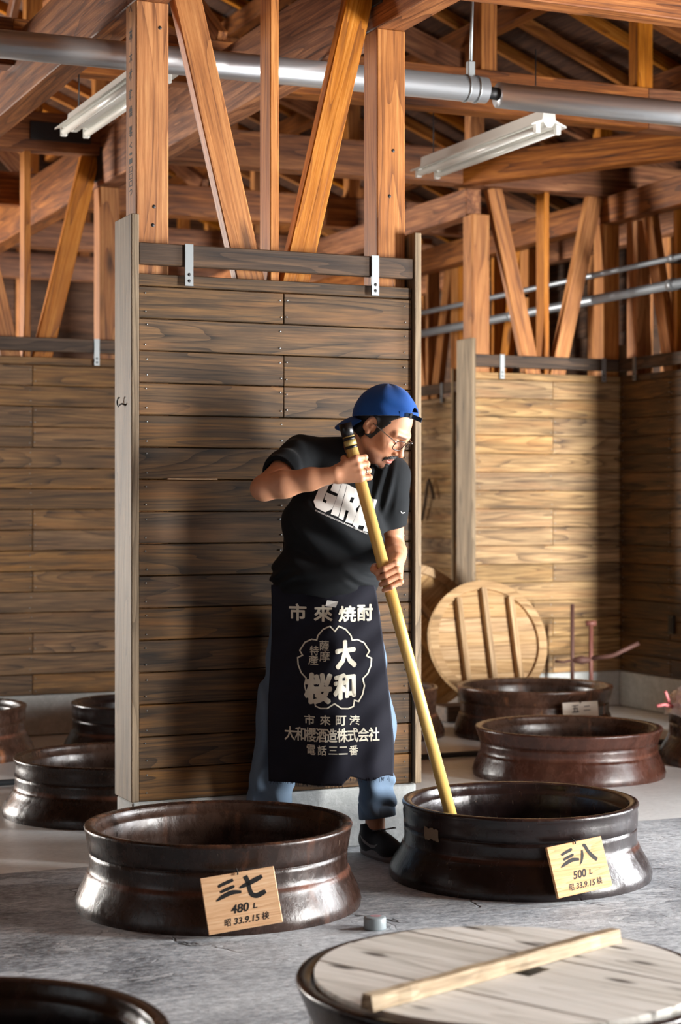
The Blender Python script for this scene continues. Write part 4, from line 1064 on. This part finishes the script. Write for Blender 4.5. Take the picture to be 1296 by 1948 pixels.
# ---- trousers
tr = Sdf()
tr.ell((-0.055, 6.385, 0.90), (0.180, 0.118, 0.13), None, 0.04)
tr.chain([(-0.135, 6.41, 0.84), (-0.200, 6.405, 0.50), (-0.272, 6.44, 0.055)], [0.108, 0.096, 0.070], 0.04)
tr.chain([(0.035, 6.405, 0.84), (0.112, 6.41, 0.47), (0.128, 6.46, 0.135)], [0.104, 0.086, 0.058], 0.04)
def tr_post(P, d):
    x, y, z = P[:, 0], P[:, 1], P[:, 2]
    d = d + 0.010 * np.sin(x * 60 + z * 9 + 3 * np.sin(z * 9)) * sstep(0.8 - z, 0, 0.2) + 0.005 * np.sin(z * 70 + x * 50) * sstep(0.35 - z, 0, .15)
    bot = np.where(x < -0.08, 0.045, 0.150)
    return np.maximum(d, bot - z)
tr.post.append(tr_post)
trs = under(mesh_obj('trousers', *mesh_sdf(tr, 0.0044), M['denim']))
def torus_mesh(c, R, r, hgt, mat, name, parent, tilt):
    prof = [(R - r, 0.002), (R, 0.0), (R + r, 0.004), (R + r * 1.15, hgt * .5), (R + r, hgt - 0.003), (R, hgt), (R - r, hgt - 0.002), (R - r, 0.002)]
    o = lathe(name, prof, mat, None, 40, lambda a, z: 0.035 * math.sin(3 * a + 30 * z) + 0.02 * math.sin(7 * a), False)
    o.location = c; o.rotation_euler = tilt; return o
cuff = torus_mesh(Vector((0.1315, 6.458, 0.137)), 0.0585, 0.0065, 0.062, M['denim'], 'trouser_cuff', None, (math.radians(-8), math.radians(-7), 0))
sub(cuff, trs)

# ---- apron: a hanging cloth, parametrised by x and z
def XL(t): return -0.2405 + t * (-0.012) + 0.004 * math.sin(t * 7)
def XR(t): return 0.118 + 0.070 * min(1, t * 1.15) ** 0.8 - 0.006 * max(0, t - .8) * 5
ZT, ZB = 0.975, 0.300
def sstep1(x, a, b):
    t = min(1, max(0, (x - a) / (b - a))); return t * t * (3 - 2 * t)
def apron_y(x, z):
    t = (ZT - z) / (ZT - ZB); s0 = -0.012 + 0.012 * t
    s = x - s0
    y = 6.212 - 0.036 * sstep1(t, 0.0, 0.5) + ((0.28 + 0.20 * sstep1(t, 0, .3)) if s < 0 else 0.34) * (math.sqrt(s * s + 0.0004) - 0.020) + 0.22 * s * s
    y += 0.004 * math.sin(x * 26 + 1.5 * t) * t + 0.010 * t * t * math.sin(x * 34 + 0.8) + 0.0025 * math.sin((x - z) * 52)
    y += 0.012 * math.exp(-((x - 0.075 - 0.06 * (1 - t)) / 0.03) ** 2) * max(0, t - .6) * 2
    return y
def on_apron(x, z, off=0.0016): return Vector((x, apron_y(x, z) - off, z))
bm = bmesh.new(); nx, nz_ = 64, 84; rows = []
for j in range(nz_ + 1):
    t = j / nz_; row = []
    for i in range(nx + 1):
        s = i / nx; x = XL(t) + (XR(t) - XL(t)) * s
        zb = ZB - 0.006 + 0.022 * (1 if x > 0.004 else 0) * min(1, (x - 0.004) / 0.02 if x > 0.004 else 0) + 0.008 * math.sin(x * 50) * (x > 0.03)
        z = ZT + (zb - ZT) * t
        row.append(bm.verts.new((x, apron_y(x, z), z)))
    rows.append(row)
for a, b in zip(rows[:-1], rows[1:]):
    for i in range(nx): bm.faces.new((a[i], b[i], b[i + 1], a[i + 1]))
ap = under(from_bm('apron', bm, M['apron'], None, True))
so = ap.modifiers.new('thickness', 'SOLIDIFY'); so.thickness = 0.002; so.offset = -1
fr = bmesh.new(); rf = random.Random(2)                                 # frayed bottom threads: nobody would count them
for i in range(150):
    x = rf.uniform(XL(1) + .004, 0.005) if i < 120 else rf.uniform(0.005, XR(1) - 0.005)
    z = ZB - 0.002 + (0.018 if x > 0.01 else 0); y = apron_y(x, z)
    add_tube(fr, [(x, y, z + 0.004), (x + rf.uniform(-.004, .004), y - 0.001, z - rf.uniform(.003, .014))], 0.0008, 4)
fb = from_bm('fringe', fr, M['apron'], ap); tag(fb, kind='stuff')
AX = lambda px: (px - 648) * 0.001800
AZ = lambda py: 1.25 - (py - 962) * 0.001800
def ap_text(bm, body, px, py, w, h, bold=0.018, rot=0, shear=0):
    k = bold * 0.8 * max(w, h)                                            # heavier strokes: the same letter laid down several times, a hair apart
    for dx, dz in ((0, 0), (1, 0), (-1, 0), (0, 1), (0, -1), (.7, .7), (-.7, .7), (.7, -.7), (-.7, -.7)):
        add_text(bm, body, AX(px + dx * k), AZ(py + dz * k), (w - 2 * k) * 0.0018, (h - 2 * k) * 0.0018, on_apron, 0.004, rot, shear, 2)
bm = bmesh.new()
for ch, px, py, w, h in (('市', 566, 1166, 34, 33), ('來', 615, 1167, 36, 32), ('焼', 661, 1168, 34, 31), ('酎', 695, 1166, 30, 32)): ap_text(bm, ch, px, py, w, h, 0.032)
for ch, px, py, w, h in (('薩', 617, 1228, 18, 19), ('摩', 618, 1248, 20, 20), ('特', 598, 1238, 17, 18), ('産', 596, 1256, 19, 18)): ap_text(bm, ch, px, py, w, h, 0.010)
for ch, px, py, w, h, r in (('大', 657, 1244, 42, 54, .12), ('和', 656, 1304, 46, 50, .1), ('桜', 606, 1309, 56, 60, .05)): ap_text(bm, ch, px, py, w, h, 0.055, r, 0.1)
for ch, px in (('市', 589), ('來', 619), ('町', 649), ('湊', 675)): ap_text(bm, ch, px, 1369, 20, 19, 0.018)
for i, ch in enumerate('大和櫻酒造株式会社'): ap_text(bm, ch, 551 + i * 20.1, 1398 - i * 0.2, 21, 27, 0.018)
for ch, px in (('電', 592), ('話', 613), ('三', 634), ('二', 653), ('番', 673)): ap_text(bm, ch, px, 1426, 17, 19 if ch not in '三二' else 15, 0.014)
# five-petalled blossom outline with notched tips
half = [(637.5, 1200.5), (645, 1190.8), (658, 1197), (668, 1209), (670.2, 1217.6), (680, 1216.6), (693, 1223), (703, 1238.6), (697.6, 1247.5), (707, 1252.4), (706, 1266), (700, 1281), (690.5, 1290.5), (693.6, 1304), (690, 1320), (682.5, 1333.4), (674.5, 1331), (672.6, 1342.4), (663, 1346.4), (650, 1346), (636.5, 1337)]
left = [(2 * 636.5 - x + 0.0, y) for x, y in half][::-1]
loop = half + left[1:-1]
w = 1.45
pts = [Vector((AX(x), AZ(y))) for x, y in loop]; m = len(pts); inner, outer = [], []
for i in range(m):
    a, b = pts[i] - pts[i - 1], pts[(i + 1) % m] - pts[i]; a.normalize(); b.normalize()
    nn = Vector((a.y + b.y, -a.x - b.x)); nn = nn.normalized() / max(0.55, nn.length / 2)
    inner.append(pts[i] - nn * w * 0.0018 * .9); outer.append(pts[i] + nn * w * 0.0018 * .9)
iv = [bm.verts.new(on_apron(p.x, p.y)) for p in inner]; ov = [bm.verts.new(on_apron(p.x, p.y)) for p in outer]
for i in range(m):
    j = (i + 1) % m
    bm.faces.new((iv[i], ov[i], ov[j], iv[j]))
aprint = from_bm('apron_print', bm, M['print'], ap)
bm = bmesh.new(); poly_bm(bm, [[(-0.052, 0.906), (-0.046, 0.926), (-0.008, 0.922), (-0.016, 0.902)]], lambda x, z, s: on_apron(x, z, 0.003))
from_bm('cloth_tag', bm, M['printw'], ap)
# ---- cap worn backwards
cap = Sdf()
CR = np.array(Matrix.Rotation(math.radians(-28), 3, 'Z')) @ np.array(Matrix.Rotation(math.radians(4), 3, 'Y'))
CC = np.array([0.158, 6.222, 1.548])
cap.ell(CC, (0.112, 0.094, 0.116), CR, 0.01)
cap.ell(CC + CR @ np.array([-0.012, 0, 0.0]), (0.108, 0.092, 0.108), CR, 0.03)
def cap_post(P, d):
    p = (P - CC) @ CR
    z0 = 0.008 + 0.05 * p[:, 0]
    d = d + 0.0012 * np.sin(np.arctan2(p[:, 1], p[:, 0]) * 6) + 0.0016 * np.sin(p[:, 2] * 130 + p[:, 0] * 60) * sstep(p[:, 0], 0.0, 0.06)
    d = np.maximum(d, z0 - p[:, 2])
    inside = np.linalg.norm(p / np.array([0.108, 0.090, 0.112]), axis=1) - 1
    d = np.maximum(d, -inside * 0.09)
    arch = 0.030 - np.sqrt(p[:, 1] ** 2 + ((p[:, 2] - 0.010) * 0.9) ** 2)
    arch = np.where(p[:, 0] > 0.05, arch, -1)
    return np.maximum(d, arch)
cap.post.append(cap_post)
capo = under(mesh_obj('cap', *mesh_sdf(cap, 0.0022), M['cap']))
def cw(x, y, z): return Vector(CC + CR @ np.array([x, y, z]))
bm = bmesh.new(); n = 24; rows = []                                     # bill at the nape
for side in (0, 1):
    for j in range(9):
        t = j / 8; row = []
        for i in range(n + 1):
            a = -1 + 2 * i / n; half_w = 0.080 * (1 - 0.28 * t * t)
            yy = a * half_w; ext = 0.084 * math.sqrt(max(0, 1 - 0.85 * abs(a) ** 2.6))
            x0 = -0.116 * math.sqrt(max(0.02, 1 - (yy / 0.094) ** 2)) + 0.006
            xx = x0 - ext * t
            zz = 0.006 - 0.012 * t - 0.030 * t * t - 0.016 * a * a - (0.0045 if side else 0)
            row.append(bm.verts.new(cw(xx, yy, zz)))
        rows.append(row)
for k in (0, 9):
    for j in range(8):
        a, b = rows[k + j], rows[k + j + 1]
        for i in range(n): bm.faces.new((a[i], a[i + 1], b[i + 1], b[i]))
for i in range(n): bm.faces.new((rows[8][i], rows[8][i + 1], rows[17][i + 1], rows[17][i])); bm.faces.new((rows[0][i], rows[0][i + 1], rows[9][i + 1], rows[9][i]))
for j in range(8):
    for i in (0, n): bm.faces.new((rows[j][i], rows[j + 1][i], rows[9 + j + 1][i], rows[9 + j][i]))
bmesh.ops.recalc_face_normals(bm, faces=bm.faces[:])
bill = sub(from_bm('cap_bill', bm, M['cap'], None, True), capo)
def ribbon(name, path, hgt, th, mat, parent):
    bm = bmesh.new(); rr = []
    for i, p in enumerate(path):
        p = Vector(p); a = Vector(path[max(i - 1, 0)]); b = Vector(path[min(i + 1, len(path) - 1)]); t = (b - a).normalized()
        up = Vector(CR @ np.array([0, 0, 1])); up = (up - t * up.dot(t)).normalized(); nn = t.cross(up)
        rr.append([bm.verts.new(p + up * (sy * hgt / 2) + nn * (sx * th / 2)) for sx, sy in ((-1, -1), (1, -1), (1, 1), (-1, 1))])
    for a, b in zip(rr[:-1], rr[1:]):
        for k in range(4): bm.faces.new((a[k], a[(k + 1) % 4], b[(k + 1) % 4], b[k]))
    bm.faces.new(rr[0][::-1]); bm.faces.new(rr[-1]); bmesh.ops.recalc_face_normals(bm, faces=bm.faces[:])
    return sub(from_bm(name, bm, mat, None), parent)
path = [tuple(cw(0.111 * math.cos(a), 0.0935 * math.sin(a), 0.016 + 0.002 * math.cos(a))) for a in np.linspace(-0.75, 0.75, 16)]
ribbon('cap_strap', path, 0.017, 0.003, M['cap'], capo)
tail = [tuple(cw(0.098, -0.052, 0.016)), tuple(cw(0.113, -0.040, 0.013)), tuple(cw(0.128, -0.036, 0.008)), tuple(cw(0.150, -0.034, 0.0))]
M['capdark'] = clothmat('dark_blue_webbing', srgb(22, 38, 60), srgb(44, 62, 86), 260)
ribbon('strap_tail', tail, 0.015, 0.003, M['capdark'], capo)
ribbon('strap_buckle', [tuple(cw(0.110, -0.0435, 0.014)), tuple(cw(0.116, -0.0405, 0.0125))], 0.020, 0.006, M['steel'], capo)
bm = bmesh.new(); bmesh.ops.create_uvsphere(bm, u_segments=12, v_segments=8, radius=0.007, matrix=Matrix.Translation(cw(-0.003, 0, 0.117)) @ Matrix.Diagonal((1, 1, .6, 1)))
sub(from_bm('cap_button', bm, M['cap'], None, True), capo)

# ---- glasses
M['frame'] = flat('dark_metal_frame', srgb(54, 48, 44), 0.3, 0.6); M['frame2'] = flat('silver_temple', srgb(176, 174, 170), 0.25, 0.9)
ln = NT('clear_lens'); 
tp = ln.n('ShaderNodeBsdfTransparent'); gl = ln.n('ShaderNodeBsdfGlossy'); gl.inputs['Roughness'].default_value = 0.03
mx = ln.n('ShaderNodeMixShader'); mx.inputs[0].default_value = 0.07; ln.t.links.new(tp.outputs[0], mx.inputs[1]); ln.t.links.new(gl.outputs[0], mx.inputs[2])
ln.t.links.new(mx.outputs[0], ln.t.nodes['Material Output'].inputs[0]); M['lens'] = ln.m
gls = under(empty('glasses', HC)); gls.matrix_parent_inverse = Matrix.Identity(4); gls.location = Vector(HC) - man_loc
gls.rotation_euler = Matrix(HM.tolist()).to_euler()
def lens_pt(sx, a, kx=1, kz=1):
    c, s = math.cos(a), math.sin(a); e = 0.62
    x = sx * 0.0335 + 0.0245 * kx * math.copysign(abs(c) ** e, c); z = -0.001 + 0.0195 * kz * math.copysign(abs(s) ** e, s)
    return (x, 0.1065 - 3.2 * (abs(x) - 0.0) ** 2 + 0.10 * z, z)
for sx in (-1, 1):
    bm = bmesh.new(); P = [lens_pt(sx, 2 * math.pi * k / 40) for k in range(41)]; add_tube(bm, P, 0.0017, 8, False)
    from_bm('lens_rim', bm, M['frame'], gls, True)
    bm = bmesh.new(); c = bm.verts.new((sx * 0.0335, 0.1035, -0.001)); vs = [bm.verts.new(lens_pt(sx, 2 * math.pi * k / 40, .97, .97)) for k in range(40)]
    for k in range(40): bm.faces.new((c, vs[k], vs[(k + 1) % 40]))
    from_bm('lens', bm, M['lens'], gls, True)
    tube('temple', [(sx * 0.058, 0.098, 0.009), (sx * 0.068, 0.090, 0.010), (sx * 0.0755, 0.06, 0.010), (sx * 0.0785, 0.02, 0.010), (sx * 0.0805, -0.004, 0.010)], 0.0019, M['frame2'], gls, 8)
tube('bridge', [(-0.0105, 0.1055, 0.004), (-0.004, 0.1075, 0.008), (0.004, 0.1075, 0.008), (0.0105, 0.1055, 0.004)], 0.0015, M['frame'], gls, 8)

# ---- shoes
M['shoe'] = clothmat('black_knit_upper', srgb(14, 13, 15), srgb(26, 25, 29), 300, 0.7); M['sole'] = flat('grey_sole', srgb(112, 104, 104), 0.7); M['mark'] = flat('grey_mark', srgb(120, 114, 112), 0.6)
def shoe(ank, dirx, diry, marks):
    root = None
    L = math.hypot(dirx, diry); d = Vector((dirx / L, diry / L, 0)); s = Vector((-d.y, d.x, 0)); ank = Vector(ank)
    def W(f, l, z): return tuple(ank + d * f + s * l + Vector((0, 0, z)))
    Rm = np.stack([np.array(d), np.array(s), np.array([0, 0, 1.0])], 1)
    S = Sdf()
    S.ell(W(-0.028, 0, 0.052), (0.050, 0.036, 0.050), Rm, 0.02); S.cone(W(-0.004, 0, 0.06), W(-0.008, 0, 0.112), 0.046, 0.044, 0.02)
    S.ell(W(0.055, 0, 0.050), (0.085, 0.039, 0.046), Rm, 0.03); S.ell(W(0.125, 0, 0.036), (0.052, 0.042, 0.032), Rm, 0.03)
    a0 = np.array(ank)
    def post(P, dd):
        q = (P - a0) @ Rm
        dd = np.maximum(dd, 0.017 - q[:, 2])
        dd = np.maximum(dd, q[:, 2] - 0.118 - 0.25 * q[:, 0])
        h = np.maximum(np.sqrt((q[:, 0] + 0.006) ** 2 + q[:, 1] ** 2) - 0.039, 0.07 - q[:, 2])
        return np.maximum(dd, -h)
    S.post.append(post)
    sh = under(mesh_obj('shoe', *mesh_sdf(S, 0.003), M['shoe']))
    bm = bmesh.new(); n = 60; r0, r1, r2 = [], [], []
    for k in range(n):
        a = 2 * math.pi * k / n; f = 0.050 + 0.128 * math.cos(a); wdt = (0.036 + 0.008 * math.cos(a)) * math.copysign(abs(math.sin(a)) ** .75, math.sin(a))
        zt = 0.026 + 0.006 * math.cos(a) * -1 + (0.006 if k % 2 else -0.002)
        r0.append(bm.verts.new(W(f, wdt, 0.001))); r1.append(bm.verts.new(W(f * 1.0, wdt * 1.10, 0.012))); r2.append(bm.verts.new(W(f, wdt * 1.04, zt)))
    for a, b in ((r0, r1), (r1, r2)):
        for k in range(n): bm.faces.new((a[k], a[(k + 1) % n], b[(k + 1) % n], b[k]))
    bm.faces.new(r0[::-1]); bm.faces.new(r2); bmesh.ops.recalc_face_normals(bm, faces=bm.faces[:])
    sub(from_bm('sole', bm, M['sole'], None), sh)
    for pts in ([(0.055, -0.004, 0.100), (0.085, -0.030, 0.108), (0.075, -0.050, 0.104), (0.055, -0.02, 0.100)], [(0.055, 0.004, 0.10), (0.09, 0.03, 0.112), (0.075, 0.048, 0.106), (0.055, 0.01, 0.10)]):
        sub(tube('shoe_lace', [W(*p) for p in pts], 0.0018, M['mark'], None, 6), sh)
    if marks:
        sv = BVHTree.FromObject(sh, bpy.context.evaluated_depsgraph_get())
        bm = bmesh.new()
        def f(a, b):
            o = Vector(W(a, -0.2, b)) ; h = sv.ray_cast(o - man_loc * 0, s, 0.5)
            p = h[0] if h[0] is not None else Vector(W(a, -0.035, b)); return p - s * 0.0015
        dense([[(-0.020, 0.080), (0.012, 0.052), (0.048, 0.038), (0.078, 0.044), (0.094, 0.060), (0.072, 0.052), (0.046, 0.050), (0.014, 0.062)]], f, bm, 0.008)
        sub(from_bm('side_mark', bm, M['mark'], None), sh)
    return sh
shoe((0.118, 6.480, 0.0), 0.50, -0.87, True)
shoe((-0.285, 6.44, 0.0), -0.35, -0.93, False)
# ring on the gripping hand's fourth finger
tr_ = tR + 0.0115; pm = Vector(lerp(ring(tr_, 7, 0.0375), ring(tr_ + .003, 65, 0.0375), 0.62)); dn = (Vector(ring(tr_ + .003, 65, 0.0375)) - Vector(ring(tr_, 7, 0.0375))).normalized()
M['ring'] = flat('silver_ring', srgb(226, 222, 214), 0.2, 1.0)
bm = bmesh.new(); e1 = dn.orthogonal().normalized(); e2 = dn.cross(e1)
add_tube(bm, [pm + (e1 * math.cos(2 * math.pi * k / 24) + e2 * math.sin(2 * math.pi * k / 24)) * 0.0112 for k in range(25)], 0.0017, 8, False)
under(from_bm('finger_ring', bm, M['ring'], None, True))

# ------------------------------------------------------------------ the stirring pole he holds
M['poleyel'] = wood('pale_yellow_varnished_wood', srgb(204, 158, 66), srgb(224, 184, 92), srgb(234, 202, 122), 0.26, 0.0, 0.02, 0.6, 5, 0.0, 0.5, 0.05)
M['capblack'] = flat('black_rubber_cap', srgb(14, 14, 15), 0.3); M['gold'] = flat('gold_label', srgb(188, 170, 104), 0.4, 0.3)
pl = empty('stirring_pole', tuple(PA)); tag(pl, 'long smooth yellow wooden pole with a black end cap, held by the man', 'pole')
pl.rotation_euler = Vector(PD).to_track_quat('X', 'Z').to_euler()
def seg(name, a, b, r, mat, n=28): return tube(name, [(a, 0, 0), (a + .0001 + (b - a) * .5, 0, 0), (b, 0, 0)], r, mat, pl, n)
seg('pole_shaft', 0.014, 1.62, PR, M['poleyel'])
seg('end_cap', -0.012, 0.032, PR + 0.0014, M['capblack'])
for a, b, mt in ((0.036, 0.046, 'capblack'), (0.047, 0.064, 'gold'), (0.065, 0.074, 'capblack')): seg('label_band', a, b, PR + 0.0006, M[mt])
